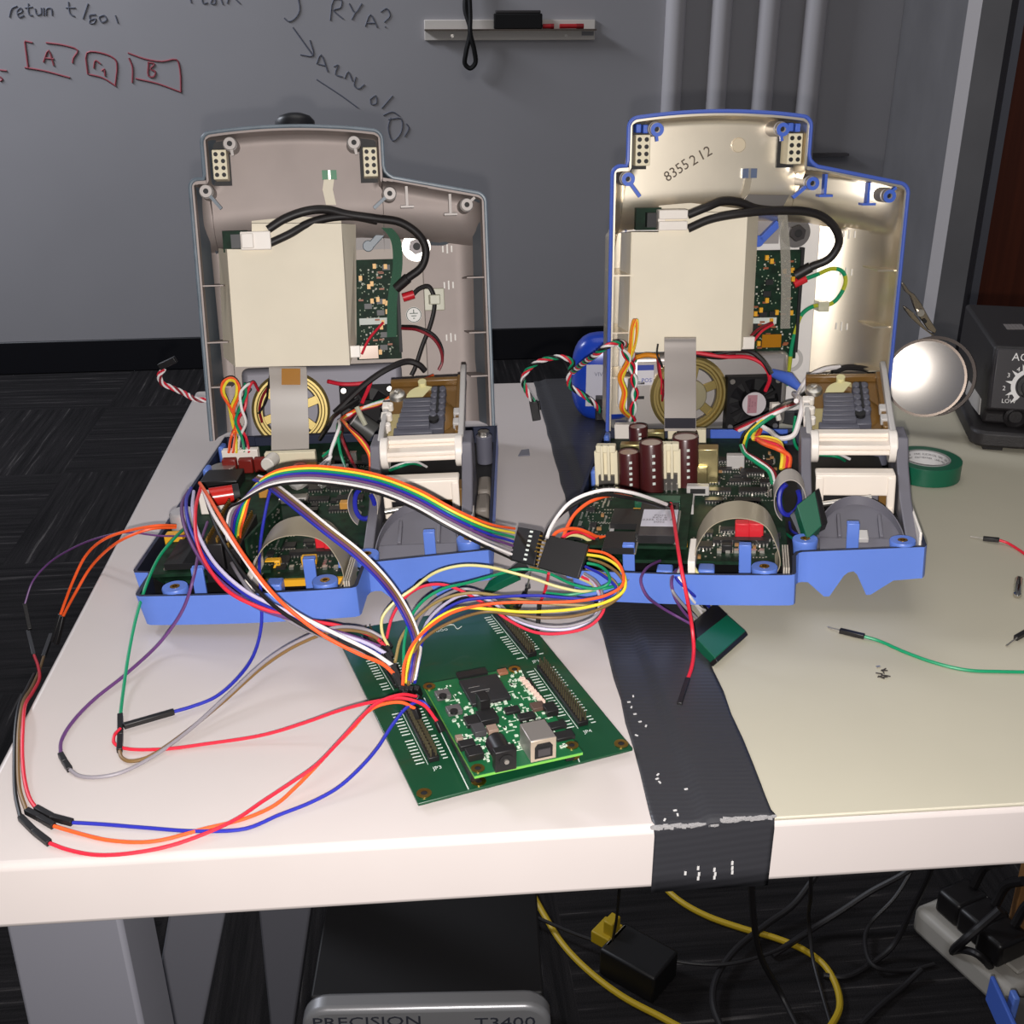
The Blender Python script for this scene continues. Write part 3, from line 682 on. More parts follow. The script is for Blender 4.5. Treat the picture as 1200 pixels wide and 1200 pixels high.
# ---------- lower half of an instrument ----------
BV, BVR, BVI, BVL = .3201, .269, .2825, .283
def chev(u):
    k = [(.166,-.0225),(.176,-.0235),(.1875,-.0352),(.1912,-.0352),(.2005,-.0195),(.2035,-.017),(.207,-.0165),(.2095,-.019),(.2165,-.0352),(.2195,-.0352),(.2345,-.0248),(.2565,-.0237)]
    for (a,x),(b,y) in zip(k,k[1:]):
        if u <= b: return x+(y-x)*(u-a)/(b-a)
    return -.0237
def base_outline():
    r = [0,.0015,.0035]
    p = [(0,.0),(0,BVL-.004),(.002,BVL),(LA-.001,BVL+.001),(LA,BVL+.004),(LA,.316),(LA+.001,.3185),(LA+.004,.3204)]
    n = 14
    p += [(LA+.004+(LB-LA-.008)*i/n, .3204+.0028*math.sin(math.pi*i/n)) for i in range(1,n)]
    p += [(LB-.004,.3203),(LB-.001,.3188),(LB,.316),(LB+.001,BVI+.006),(LB+.003,BVI+.001)]
    us = [.1715,.176,.1815,.1875,.1912,.196,.2005,.2035,.207,.2095,.213,.2165,.2195,.224,.229,.2345,.24,.246,.251]
    p += [(u, BVI-(BVI-BVR)*(u-LB)/(LW-LB)) for u in us]
    p += [(.254,BVR+.0006),(.256,BVR-.003),(.256,.0)]
    return p
def inset(p, t):
    n = len(p); q = []
    for i in range(n):
        a, b, c = Vector(p[i-1]), Vector(p[i]), Vector(p[(i+1)%n]); d1 = (b-a).normalized(); d2 = (c-b).normalized()
        n1 = Vector((d1.y,-d1.x)); n2 = Vector((d2.y,-d2.x)); m = (n1+n2); m = m/max(.35,m.length_squared/2) if m.length > 1e-6 else n1
        q.append((b.x+m.x*t, b.y+m.y*t))
    return q
def make_base(d, root):
    F = BF[d]; P = lambda u,v,w: F.pt(u,-v,w)
    o = base_outline(); q = inset(o, .0026)
    wb = [chev(u) if (u >= LB+.0005 and v > .2) else -.0235 for u,v in o]
    mb = MB(); n = len(o)
    top = [P(u,v,0) for u,v in o]; bot = [P(u-(.003 if u < .02 else 0)*-1,v-(.002 if v > .3 else 0),w) for (u,v),w in zip(o,wb)]
    itop = [P(u,v,0) for u,v in q]; ibot = [P(u,v,-.0155) for u,v in q]
    vs = top+bot+itop+ibot; fs = []; mi = []
    for i in range(n):
        j = (i+1)%n
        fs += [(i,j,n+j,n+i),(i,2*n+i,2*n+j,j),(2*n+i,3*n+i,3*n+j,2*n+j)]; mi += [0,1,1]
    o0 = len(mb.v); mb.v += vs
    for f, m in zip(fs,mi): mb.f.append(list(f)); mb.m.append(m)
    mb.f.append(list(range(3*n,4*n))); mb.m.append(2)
    flat = [P(u-(.003 if u < .02 else 0)*-1,v-(.002 if v > .3 else 0),-.0165) for u,v in o]; k0 = len(mb.v); mb.v += flat; mb.f.append(list(range(k0,k0+n))); mb.m.append(0)
    idx = [i for i,(u,v) in enumerate(o) if u >= LB+.001 and v > .2 and u < .2545]
    for i, j in zip(idx,idx[1:]):
        q4 = [P(o[i][0],o[i][1]-.0004,wb[i]),P(o[j][0],o[j][1]-.0004,wb[j])]; q5 = [P(o[i][0],o[i][1]-.09,wb[i]),P(o[j][0],o[j][1]-.09,wb[j])]
        mb.add(q4+[q5[1],q5[0]],[(0,1,2,3)],0)
    # ridges under the printer bay
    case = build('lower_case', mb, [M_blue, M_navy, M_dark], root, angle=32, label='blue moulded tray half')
    # bosses, clips
    bos = {0:((203,692),(381,681),(549,632),(430,650)),1:((896,672),(944,636),(1058,635))}[d]
    for px, py in bos:
        u, y = F.hit(px,py,.001); y = max(y, -.262 if u > LB+.004 else -.311); u = min(max(u,.010),.247)
        b = build('screw_boss', MB().lathe(F,(u,y,0),[(.0075,-.0155),(.0085,-.003),(.009,.001),(.0085,.002),(.0035,.002),(.0032,-.002)],24), M_blue, case)
        build('brass_insert', MB().lathe(F,(u,y,0),[(.0034,-.004),(.0034,.0022),(.0018,.0022),(.0016,-.004)],16), M_brass, case)
    tabs = {0:((234,683,12),(364,672,12),(403,655,9),(504,640,12)),1:((737,656,12),(873,656,12),(999,634,14))}[d]
    for px, py, hh in tabs:
        u, y = F.hit(px,py,.0); y = max(y, -.3135 if u < LB else -.272)
        mb = MB(); mb.box(F,(u-.0042,u+.0042),(y-.002,y+.0008),(-.0155,hh*.001)); mb.box(F,(u-.0042,u+.0042),(y+.0008,y+.004),(hh*.001-.003,hh*.001))
        build('snap_tab', mb, M_blue, case, bevel=.0006)
    for px, py in {0:((322,684),),1:((779,668),(828,667))}[d]:
        u, y = F.hit(px,py,-.004); build('guide_block', MB().box(F,(u-.0055,u+.0055),(y-.006,y+.006),(-.0155,-.002)), M_blue, case, bevel=.0012)
    for t in ((.11,.30),(.14,.30)) if d == 0 else ((.085,.306),(.125,.308)):
        build('floor_stud', MB().cyl(F,(t[0],-t[1],-.0155),.004,.003,14), M_lgrey, case)
    for v in (.025,.075,.12) if d == 1 else (.03,.085):
        build('side_latch', MB().box(F,(.0045,.0095),(-v-.014,-v),(-.012,.0055)), M_blue, case, bevel=.0018)
    # back rail
    build('back_rail', MB().box(F,(.10 if d else .03,.17),(-.010,-.007),(-.012,.0015)), M_bluemid if d else M_navy, case, bevel=.0008)
    return case
def put(name, F, u, y, w, su, sy, h, m, parent, bevel=.0, rot=0.0, kind=None):
    G = F.sub(u,y,w,rot); return build(name, MB().box(G,(-su/2,su/2),(-sy/2,sy/2),(0,h)), m, parent, bevel=bevel, kind=kind)
def chip_on(F, px, py, w, su, sy, h, parent, m=None, rot=0, pins=True, both='x'):
    u, y = F.hit(px,py,w); G = F.sub(u,y,w,rot); mb = MB(); mb.box(G,(-su/2,su/2),(-sy/2,sy/2),(.0004,h),0)
    if pins:
        n = max(3,int((su if both == 'x' else sy)/.0024))
        for i in range(n):
            t = (i+.5)/n-.5
            for s_ in (-1,1):
                if both == 'x': mb.box(G,(t*su-.0006,t*su+.0006),(s_*sy/2-.0012,s_*sy/2+.0012),(0,.0012),1)
                else: mb.box(G,(s_*su/2-.0012,s_*su/2+.0012),(t*sy-.0006,t*sy+.0006),(0,.0012),1)
    return build('chip', mb, [m or M_chip, M_tin], parent)
def scatter(F, parent, u0, u1, v0, v1, w, n, seed, avoid=()):
    rnd = random.Random(seed); pads = MB()
    for i in range(n):
        u, v = rnd.uniform(u0,u1), rnd.uniform(v0,v1)
        k = rnd.random(); r = rnd.choice((0,math.pi/2))
        if k < .22: put('chip',F,u,-v,w,.007,.005,.0022,M_chip,parent,rot=r)
        elif k < .45: put('capacitor',F,u,-v,w,.0034,.0022,.002,MATS.get('tan capacitor') or mat('tan capacitor',(150,110,66),.5),parent,rot=r)
        elif k < .7: put('resistor',F,u,-v,w,.0032,.0016,.001,M_chip,parent,rot=r)
        else: put('test_point',F,u,-v,w,.0018,.0018,.0006,M_tin,parent,rot=r)
    for i in range(n*4):
        u, v = rnd.uniform(u0,u1), rnd.uniform(v0,v1); G = F.sub(u,-v,w,rnd.choice((0,math.pi/2)))
        if rnd.random() < .35:
            for j in range(rnd.randint(4,8)): pads.box(G,(j*.0022,j*.0022+.001),(-.0007,.0007),(0,.0002))
        else: pads.box(G,(-.0007,.0007),(-.0005,.0005),(0,.0003))
    build('solder_pads', pads, M_tin, parent, kind='stuff')
def elcap(F, px, pyt, pyb, r, parent):
    u, y = F.hit(px,pyb,-.006); h = (pyb-pyt)/1180.0
    G = F.sub(u,y+r*.6,-.006)
    b = build('electrolytic_capacitor', MB().lathe(G,(0,0,0),[(.0001,0),(r,0),(r,h-.0015),(r*.93,h),(r*.8,h-.0006)],26), mat('maroon capacitor sleeve',(70,26,26),.32,spec=.6), parent)
    mb = MB().lathe(G,(0,0,0),[(r*.8,h-.0006),(.0001,h-.0006)],24); 
    for i in range(5): mb.box(G.sub(0,0,0,math.radians(-75)),(r*.995,r*1.01),(-.0012,.0012),(h*.2+i*h*.14,h*.2+i*h*.14+.0022),1)
    build('capacitor_top', mb, [mat('aluminium can top',(206,196,190),.35,.8), M_silk], parent)
def arch_cable(F, pts, wv, parent, name, m, label=None):
    # pts: (u, w) profile, strip extends along y by wv (y0, y1)
    Lp = catmull([F.pt(u,wv[0],w) for u,w in pts],6); Rp = catmull([F.pt(u,wv[1],w) for u,w in pts],6)
    return build(name, MB().strip(Lp,Rp,.0006), m, parent, label=label)
def make_electronics(d, root):
    F = BF[d]
    brd = build('main_board', MB().prism(F,[(.008,-.012),(.162,-.012),(.162,-.287),(.024,-.287),(.008,-.272)],-.0085,-.006), M_pcb, root)
    W0 = -.006
    scatter(F, brd, .098,.158,.055,.17,W0,34,11+d)
    scatter(F, brd, .095,.158,.235,.282,W0,16,21+d)
    sk = mat('flat cable olive grey',(150,140,120),.35,var=.03)
    rr = random.Random(31+d)
    for i, (u, v, su, sy) in enumerate(((.108,.075,.016,.008),(.132,.072,.018,.008),(.150,.085,.010,.012),(.112,.100,.018,.007),(.138,.105,.020,.010),(.106,.125,.012,.012),(.128,.128,.018,.007),(.150,.13,.012,.008),(.112,.150,.018,.008),(.138,.150,.022,.009),(.108,.172,.014,.007),(.134,.172,.02,.008),(.104,.238,.010,.008),(.126,.232,.024,.006),(.150,.245,.012,.008),(.104,.262,.010,.010))):
        G = F.sub(u,-v,W0); mb = MB().box(G,(-su/2,su/2),(-sy/2,sy/2),(.0004,.0026)); n = max(3,int(su/.0022))
        for k in range(n):
            x = ((k+.5)/n-.5)*su
            for s_ in (-1,1): mb.box(G,(x-.0005,x+.0005),(s_*sy/2-.0011,s_*sy/2+.0011),(0,.0012),1)
        build('chip', mb, [M_chip, M_tin], brd)
    # back edge connector for the flat cable
    px = (340,535) if d == 0 else (805,508)
    u, y = F.hit(*px,.008); put('cable_socket',F,u,y+.002,W0,.034 if d else .044,.007,.018,M_cream,brd,bevel=.0006)
    # harness sockets at the back left
    px = (282,531) if d == 0 else (733,501)
    u, y = F.hit(*px,.004); put('harness_socket',F,u,y,W0,.032 if d == 0 else .02,.008,.014,M_white,brd,bevel=.0006)
    px = (398,548) if d == 0 else (862,535)
    u, y = F.hit(*px,.004); put('harness_socket',F,u,y,W0,.015,.008,.012,M_lgrey,brd,bevel=.0006)
    # arched flat cable to the front of the board
    if d == 0: e0, e1, mid = F.hit(303,664,.002), (.155,-.29), F.hit(372,625,.03)
    else: e0, e1, mid = F.hit(814,645,.002), (.156,-.29), F.hit(873,607,.03)
    uL, uR = e0[0], e1[0]; Wd = uR-uL; y1 = mid[1]-.011; y0 = y1+.032
    prof = [(uL,-.004),(uL+.002,.012),(uL+Wd*.22,.029),(uL+Wd*.5,.0345),(uL+Wd*.8,.030),(uR-.004,.018),(uR,.0),(uR-.006,-.012)]
    arch_cable(F, prof, (y0,y1), root, 'arched_flat_cable', sk, 'grey flat cable arching over the board')
    put('arch_socket',F,uL-.001,(y0+y1)/2-.006,W0,.005,.04,.012,M_white,brd,bevel=.0006)
    for i in range(3): build('cable_clamp_fin', MB().box(F,(uR+.0015+i*.0016,uR+.0025+i*.0016),(y1-.012,y0-.006),(-.012,.004)), mat('clear fin',(180,172,160),.3), brd)
    for i in (0,1):
        px = ((379,636),(389,637))[i] if d == 0 else ((870,620),(886,620))[i]
        u, y = F.hit(*px,.0); put('red_switch',F,u,y,W0,.0105,.009,.012,M_redp,brd,bevel=.0008)
    for px in ((321,664),(363,660)) if d == 0 else ((852,646),(872,646)):
        u, y = F.hit(*px,W0); put('tantalum_capacitor',F,u,y,W0,.011 if d == 0 else .0075,.006,.006,M_yel if d == 0 else M_chip,brd,bevel=.0006)
    chip_on(F,*((372,650) if d == 0 else (868,637)),W0,.04,.006,.004,brd)
    for i in range(6):
        px = (330+i*13,664) if d == 0 else (843+i*10,645); u, y = F.hit(*px,W0); put('solder_tab',F,u,y-.003,W0,.0032,.004,.002,M_tin,brd)
    if d == 0:
        u, y = F.hit(350,679,-.008); build('yellow_edge_strip', MB().box(F,(u-.040,u+.032),(y-.0015,y+.0015),(-.0125,-.0075)), M_yel, brd)
    # curled grey cable on the right of the board
    c = F.hit(*((428,588) if d == 0 else (925,583)),.012); r0 = .0135
    G = Frame(F.pt(c[0],c[1],.014), F.X, F.Z, -F.Y)
    mb = MB(); rows = []
    for j in range(2):
        rows.append([G.pt(r0*.82*math.cos(a), r0*1.25*math.sin(a), (-.010,.014)[j]) for a in [math.radians(-62+304*i/30+0) for i in range(31)]])
    mb.strip(rows[0],rows[1],.0006); build('curled_flat_cable', mb, M_ffc, root)
    lp = [G.pt(.0075*math.cos(a), .0125*math.sin(a)-.002, .004+.002*math.sin(a*2)) for a in [math.radians(-250+i*32) for i in range(10)]]
    wire_part('blue_lead', lp, 'blue', .0019, root)
    if d == 1:
        for a in ((737,537,577,.0088),(763.5,528,578,.0098),(803,521,570,.0108)): elcap(F,*a,brd)
        for a in ((748,503,535,.0085),(805,509,530,.0098)): elcap(F,*a,brd)
        for px, pb in ((712,574),(785,572)):
            u, y = F.hit(px,pb,W0); mb = MB()
            mb.box(F,(u-.010,u+.009),(y-.001,y+.003),(W0,.028)); mb.box(F,(u-.0045,u-.002),(y-.006,y-.001),(.004,.034)); mb.box(F,(u+.001,u+.0035),(y-.006,y-.001),(.004,.034)); mb.box(F,(u-.008,u+.008),(y-.005,y+.003),(.028,.034))
            build('transistor_clip', mb, M_cream, brd, bevel=.0007); put('transistor',F,u,y-.003,W0,.013,.004,.014,mat('grey transistor',(92,88,84),.4,.4),brd)
            for k in range(4): put('transistor_lead',F,u-.007+k*.0045,y-.006,W0,.0012,.003,.006,M_tin,brd)
        u, y = F.hit(828,566,W0); mb = MB(); mb.box(F,(u-.0105,u+.0095),(y-.002,y+.012),(W0,.024)); mb.box(F,(u-.0105,u+.001),(y-.006,y-.002),(W0,.010))
        build('shield_can', mb, mat('gold toned shield',(190,176,128),.28,.9), brd, bevel=.0006)
        u, y = F.hit(818,579,W0); put('ferrite_frame',F,u,y,W0,.018,.008,.008,M_lgrey,brd,bevel=.0006); put('ferrite_core',F,u,y-.0042,W0+.002,.012,.001,.004,M_dark,brd)
        u, y = F.hit(747,536,.0); put('relay',F,u-.006,y+.004,W0,.018,.010,.018,mat('brass relay can',(176,164,116),.3,.8),brd,bevel=.0008)
        u, y = F.hit(767,516,.0); put('relay',F,u,y+.004,W0,.018,.010,.014,mat('brass relay can',(176,164,116),.3,.8),brd,bevel=.0008)
        # stacked processor board
        sub = build('processor_board', MB().box(F,(.006,.092),(-.288,-.184),(.003,.0052)), M_pcb, root)
        chip_on(F,771,618,.0052,.028,.062,.008,sub,both='y'); u, y = F.hit(773,608,.0135)
        lab = build('chip_label', MB().box(F,(u-.0128,u+.0128),(y-.014,y+.018),(.0132,.0136)), mat('grey paper chip label',(200,196,204),.6), sub)
        mb = MB()
        for i, t in enumerate(('PGM','REV B','0355 CHK A1','2002')): mb.text(t,F,u,y+.006-.0042*i,.0138,.0042)
        build('label_print', mb, mat('grey label ink',(120,116,120),.6), sub)
        build('label_tape', MB().box(F,(u-.0128,u+.0128),(y-.031,y-.0145),(.0132,.0136)), M_mark if False else mat('dark label band',(60,56,58),.4), sub)
        for k, (px, py) in enumerate(((735,612),(727,640))): chip_on(F,px,py,.0052,.022,.03,.005,sub,both='y')
        u, y = F.hit(749,604,.0052); put('tantalum_capacitor',F,u,y,.0052,.0095,.007,.005,M_yel,sub,bevel=.0006)
        u, y = F.hit(745,630,.0052); put('edge_contact',F,u,y,.0052,.0022,.045,.001,M_tin,sub); u, y = F.hit(715,630,.0052); put('edge_contact',F,u,y,.0052,.003,.05,.001,M_lgrey,sub)
        u, y = F.hit(801,640,W0); put('tantalum_capacitor',F,u,y,W0,.006,.006,.006,M_yel,brd,bevel=.0006)
        u, y = F.hit(812,596,W0); put('side_socket',F,u-.002,y,W0,.006,.024,.008,M_lgrey,brd); u, y = F.hit(803,597,W0); put('side_socket',F,u-.004,y,W0,.006,.024,.006,M_chip,brd)
        scatter(F, sub, .010,.03,.19,.28,.0052,14,5)
        u, y = F.hit(786,588,.012); put('green_flag',F,u-.01,y+.002,.006,.034,.012,.008,mat('green tape flag',(8,76,52),.4),root)
    else:
        # left device: black stacked headers, red relays, silver cans
        for (px,py,su,sy,h) in ((272,612,.014,.074,.030),(292,622,.010,.060,.026)):
            u, y = F.hit(px,py,W0+h); b = put('stacking_header',F,u-.006,y,W0,su,sy,h,M_house,brd,bevel=.0006)
            mb = MB()
            for j in range(int(sy/.0034)):
                for s_ in (-.25,.25): mb.box(F,(u-.006+s_*su-.0006,u-.006+s_*su+.0006),(y-sy/2+.002+j*.0034,y-sy/2+.0032+j*.0034),(W0+h,W0+h+.004))
            build('header_pins', mb, M_gold, brd, kind='stuff')
        for px, py in ((269,541),(288,541),(306,540)):
            u, y = F.hit(px,py,.004); put('red_relay',F,u,y,W0,.0125,.007,.013,mat('dark red film capacitor',(116,30,24),.35),brd,bevel=.0012)
        u, y = F.hit(261,549,0); build('coin_cell', MB().cyl(F,(u,y,W0),.011,.008,28), M_tin, brd, bevel=.0008)
        u, y = F.hit(254,560,0); put('battery_holder',F,u+.006,y-.004,W0,.032,.028,.010,M_house,brd,bevel=.001)
        G, l = axisframe(F.hw(313,545,.012), F.hw(322,536,.012)); G = Frame(G.O,G.Y,G.Z,G.X); build('tube_capacitor', MB().cyl(G,(0,0,0),.0058,.016,20), mat('milky tube',(216,210,200),.35), brd, bevel=.0008)
        G, l = axisframe(F.hw(246,583,.014), F.hw(266,580,.014)); G = Frame(G.O,G.Y,G.Z,G.X); build('red_coil', MB().cyl(G,(0,0,0),.0075,.018,20).cyl(G,(0,0,.018),.0079,.005,20,1), [mat('bright red coil',(196,36,28),.25), M_dark], brd)
        u, y = F.hit(252,592,.0); put('white_block',F,u,y,W0,.022,.010,.018,M_white,brd,bevel=.001)
        u, y = F.hit(216,615,.0); build('silver_can', MB().lathe(F,(u,y,W0),[(.0001,0),(.010,0),(.010,.016),(.0085,.018),(.0001,.018)],26), mat('white silver can',(214,208,208),.25,.5), brd)
        u, y = F.hit(207,628,.0); put('tantalum_capacitor',F,u,y-.004,W0,.014,.010,.010,M_yel,brd,bevel=.001)
        sub = build('processor_board', MB().box(F,(.014,.1),(-.286,-.2),(-.003,-.0008)), M_pcb, root)
        for px, py in ((222,653),(243,652)): chip_on(F,px,py,-.0008,.024,.042,.005,sub,both='y')
        chip_on(F,262,668,-.0008,.018,.016,.004,sub)
        scatter(F, sub, .05,.098,.205,.283,-.0008,18,9)
        # upright module standing by the header
        u, y = F.hit(312,622,.012); G = F.sub(u,y,0,math.radians(80)); b = build('upright_module', MB().box(G,(-.036,.03),(-.001,.001),(W0,.022)), M_pcb, brd)
        mb = MB(); rr = random.Random(4)
        for i in range(40): a = rr.uniform(-.034,.028); w = rr.uniform(0,.020); mb.box(G,(a,a+.0016),(-.0016,.0016),(w,w+.001))
        build('module_solder', mb, M_tin, brd, kind='stuff')
        for px, py in ((310,574),(405,590),(365,545)): u, y = F.hit(px,py,0); put('tantalum_capacitor',F,u,y,W0,.009,.007,.008,mat('ochre capacitor',(186,134,60),.4),brd,bevel=.0006)
        u, y = F.hit(345,588,W0); put('crystal_can',F,u,y,W0,.024,.012,.005,M_tin,brd,bevel=.0015)
        u, y = F.hit(350,573,0); build('foil_scrap', MB().tube(catmull([F.pt(u-.02,y,.002),F.pt(u-.01,y+.006,.008),F.pt(u,y-.004,.004),F.pt(u+.012,y+.004,.009),F.pt(u+.022,y-.002,.003)],5),.0035,7), mat('crumpled clear film',(200,196,190),.15,.5), brd)
        u, y = F.hit(352,549,0); build('red_dome', MB().lathe(F,(u,y,W0),[(.010,0),(.009,.006),(.005,.010),(.0001,.011)],22), mat('red dome',(150,24,24),.3), brd)
        for i in range(4): put('terminal',F,.105+.012*i,-.06-.01*(i%2),W0,.006,.005,.008,(M_tin,M_chip)[i%2],brd)
def make_printer(d, root):
    F = BF[d]; M_am = mat('brown translucent plastic',(120,88,44),.28,spec=.6,alpha=.95); uL, uR = ((.1695,.2325),(.1825,.2445))[d]
    sidep = [(.128,-.0155),(.262,-.0155),(.262,-.007),(.205,.010),(.178,.028),(.168,.046),(.140,.046),(.128,.03)]
    build('side_frame', MB().prism(Frame(F.pt(uL-.0085,0,0),-F.Y,F.Z,F.X),sidep,0,.0075), M_grey, root, bevel=.001)
    build('side_frame', MB().prism(Frame(F.pt(uR,0,0),-F.Y,F.Z,F.X),sidep,0,.0085), M_grey, root, bevel=.001)
    Q = [(uL-.001,.139,.036),(uR,.139,.036),(uR+.001,.058,.0615),(uL-.001,.058,.0615)]
    top = [F.pt(u,-v,w) for u,v,w in Q]; nrm = (top[1]-top[0]).cross(top[3]-top[0]).normalized()
    plate = build('brown_chassis', MB().hexa([p-nrm*.003 for p in top], top), M_am, root, bevel=.001)
    PF = Frame(top[0], (top[1]-top[0]).normalized(), (top[3]-top[0]).normalized(), nrm); pw, ph = (top[1]-top[0]).length, (top[3]-top[0]).length
    PF = Frame(PF.O, PF.X, PF.Y*(ph/.073), PF.Z); ph = .073
    build('back_wall', MB().box(PF,(0,pw),(ph-.004,ph),(0,.006)).box(PF,(pw*.32,pw*.98),(ph-.001,ph+.003),(0,.004)), M_am, plate, bevel=.0008)
    build('side_gusset', MB().box(PF,(pw*.9,pw*.98),(.004,ph),(0,.008)), M_am, plate, bevel=.0008)
    build('curved_housing', MB().lathe(PF,(pw*.60,.030,.0005),[(.0001,.006),(.012,.006),(.020,.0)],24), M_am, plate)
    build('base_flange', MB().box(PF,(.002,pw*.3),(.002,ph*.45),(0,.003)), mat('pale brown flange',(172,158,112),.4), plate, bevel=.0008)
    mb = MB()
    for i in range(6): mb.box(PF,(pw*(.16+.012*i),pw*.58),(.008+.0062*i,.0125+.0062*i),(.004,.0115-.0004*i))
    mb.box(PF,(pw*.12,pw*.62),(.003,.010),(.003,.008)); mb.box(PF,(pw*.20,pw*.58),(.008,.045),(.003,.0085))
    for i in range(5): mb.cyl(PF,(pw*.62,.020+.0075*i,.004),.0032,.009,12); mb.cyl(PF,(pw*.72,.020+.0075*i,.004),.0032,.009,12)
    mb.box(PF,(pw*.58,pw*.76),(.006,.05),(.002,.009))
    build('gear_housing', mb, mat('slate grey plastic',(84,84,94),.45), plate, bevel=.0008)
    build('rack_slot', MB().box(PF,(pw*.655,pw*.685),(.02,.052),(.0088,.0135)).cyl(PF,(pw*.63,.016,.009),.0042,.003,16), M_dark, plate)
    build('cream_cam', MB().lathe(PF,(pw*.46,.046,.002),[(.0001,.006),(.014,.006),(.016,0)],20,0,math.radians(60),math.radians(180)).cyl(PF,(pw*.44,.062,.002),.0036,.009,16), mat('cream plastic cam',(220,212,160),.4), plate)
    build('chrome_screw', MB().lathe(PF,(pw*.10,.058,0),[(.0075,0),(.0065,.003),(.003,.0045),(.0001,.0035)],22), M_tin, plate)
    for i in range(3): build('white_pawl', MB().box(PF,(-.004,.003),(.010+.012*i,.017+.012*i),(.002,.009)).cyl(PF,(.003,.012+.012*i,.004),.0024,.007,12), M_white, plate, bevel=.0008)
    for i in range(2): build('white_pawl', MB().box(PF,(pw-.008,pw-.001),(.010+.012*i,.017+.012*i),(.004,.010)), M_lgrey, plate, bevel=.0008)
    A = Frame(F.pt(uR-.003,0,0),-F.Y,F.Z,F.X)
    build('swing_arm', MB().prism(A,[(.160,.030),(.164,.044),(.142,.050),(.110,.060),(.075,.074),(.060,.0775),(.052,.074),(.066,.066),(.100,.052),(.138,.034)],0,.0045), M_lgrey, root, bevel=.001)
    A = Frame(F.pt(uL-.004,0,0),-F.Y,F.Z,F.X)
    build('swing_arm', MB().prism(A,[(.160,.030),(.164,.044),(.142,.050),(.096,.056),(.094,.049),(.138,.034)],0,.0045), M_lgrey, root, bevel=.001)
    for v, w in ((.150,.0455),(.165,.0405)):
        mb = MB(); mb.box(F,(uL+.002,uR-.001),(-v-.006,-v+.006),(w-.004,w)); mb.box(F,(uL+.002,uR-.001),(-v-.006,-v-.003),(w-.008,w-.004))
        build('roller_bar', mb, mat('warm white plastic',(240,228,214),.4), root, bevel=.0012)
    for u in (uL-.001,uR-.005):
        A = Frame(F.pt(u,-.160,.0365),-F.Y,F.Z,F.X); build('end_cheek', MB().cyl(A,(0,0,0),.0125,.006,26), M_white, root, bevel=.0008)
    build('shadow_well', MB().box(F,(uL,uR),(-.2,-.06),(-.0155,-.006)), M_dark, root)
    build('carriage', MB().box(F,(uL+.004,uL+.03),(-.180,-.160),(-.006,.014)).box(F,(uL+.034,uL+.05),(-.178,-.158),(-.006,.017),1).box(F,(uL+.05,uR),(-.180,-.160),(-.006,.012),2), [M_house, M_grey, M_am], root, bevel=.0008)
    g0, g1 = uL+.002, uR-.002
    mb = MB(); mb.hexa([F.pt(g0,-.176,.021),F.pt(g1,-.176,.021),F.pt(g1,-.190,.021),F.pt(g0,-.190,.021)],[F.pt(g0,-.176,.0245),F.pt(g1,-.176,.0245),F.pt(g1,-.190,.025),F.pt(g0,-.190,.025)])
    mb.box(F,(g0,g1),(-.1935,-.190),(.008,.025)); mb.box(F,(g0,g0+.006),(-.1945,-.190),(-.006,.0235)); mb.box(F,(g1-.006,g1),(-.1945,-.190),(-.008,.0235)); mb.prism(Frame(F.pt(0,-.1945,0),F.X,F.Z,-F.Y),[(g1-.007,-.001),(g1-.001,-.001),(g1-.0015,-.012)],0,.003)
    build('paper_guide', mb, mat('warm white plastic',(240,228,214),.4), root, bevel=.0012)
    hwid = (uR-uL)/2-.0012
    bw = Frame(F.pt((uL+uR)/2,-.252,-.0105), F.X, (F.Y+F.Z*.36).normalized(), (F.Z-F.Y*.36).normalized())
    mb = MB(); pts = [(hwid*math.cos(math.pi*i/30), .049*math.sin(math.pi*i/30)) for i in range(31)]
    mb.prism(bw, pts, -.003, .0)
    rim = [bw.pt(a,b,0) for a,b in pts]; rim2 = [bw.pt(a*1.0,b*1.06,.006) for a,b in pts]; mb.strip(rim, rim2, .0008)
    mb.box(F,(uL,uR),(-.27,-.25),(-.0155,-.010))
    bowl = build('paper_bowl', mb, M_grey, root)
    for u in (-.014,.015): build('bowl_rib', MB().box(bw,(u-.0013,u+.0013),(.010,.034),(0,.0045)), M_grey, bowl, bevel=.0006)
    build('bowl_step', MB().box(bw,(-hwid+.001,hwid-.001),(-.010,.009),(-.001,.0035)), M_grey, bowl, bevel=.0008)
    if d == 1: build('bowl_latch', MB().box(bw,(-.0055,.0055),(.004,.014),(0,.007)), M_lgrey, bowl, bevel=.0008)
    build('chrome_shaft', MB().tube([F.pt(uL+.004,-.2065,.006),F.pt(uR-.02,-.202,.0105)],.0022,10), M_tin, root)
    ub = uR+.0085; um = (ub+.2534)/2
    if d == 1: build('grey_lever', MB().box(F,(um-.0012,.2532),(-.25,-.215),(-.0155,.004)), M_lgrey, root, bevel=.001)
    else:
        for i in range(3): build('drain_scoop', MB().box(F,(ub+.001,.2525),(-.115-.045*i-.032,-.115-.045*i),(-.0155,-.004+.003*(i%2))), mat('taupe plastic',(120,112,104),.5), root, bevel=.0025)
    build('white_stop', MB().box(F,(ub-.001,ub+.0008),(-.258,-.20),(-.012,.006)), M_white, root, bevel=.0006)
    build('corner_post', MB().cyl(F,(.2455,-.055,-.0155),.0072,.026,22), mat('grey corner post',(96,96,108),.45), root, bevel=.001)
    build('corner_bolt', MB().cyl(F,(.2455,-.055,.0105),.005,.004,6), M_tin, root)
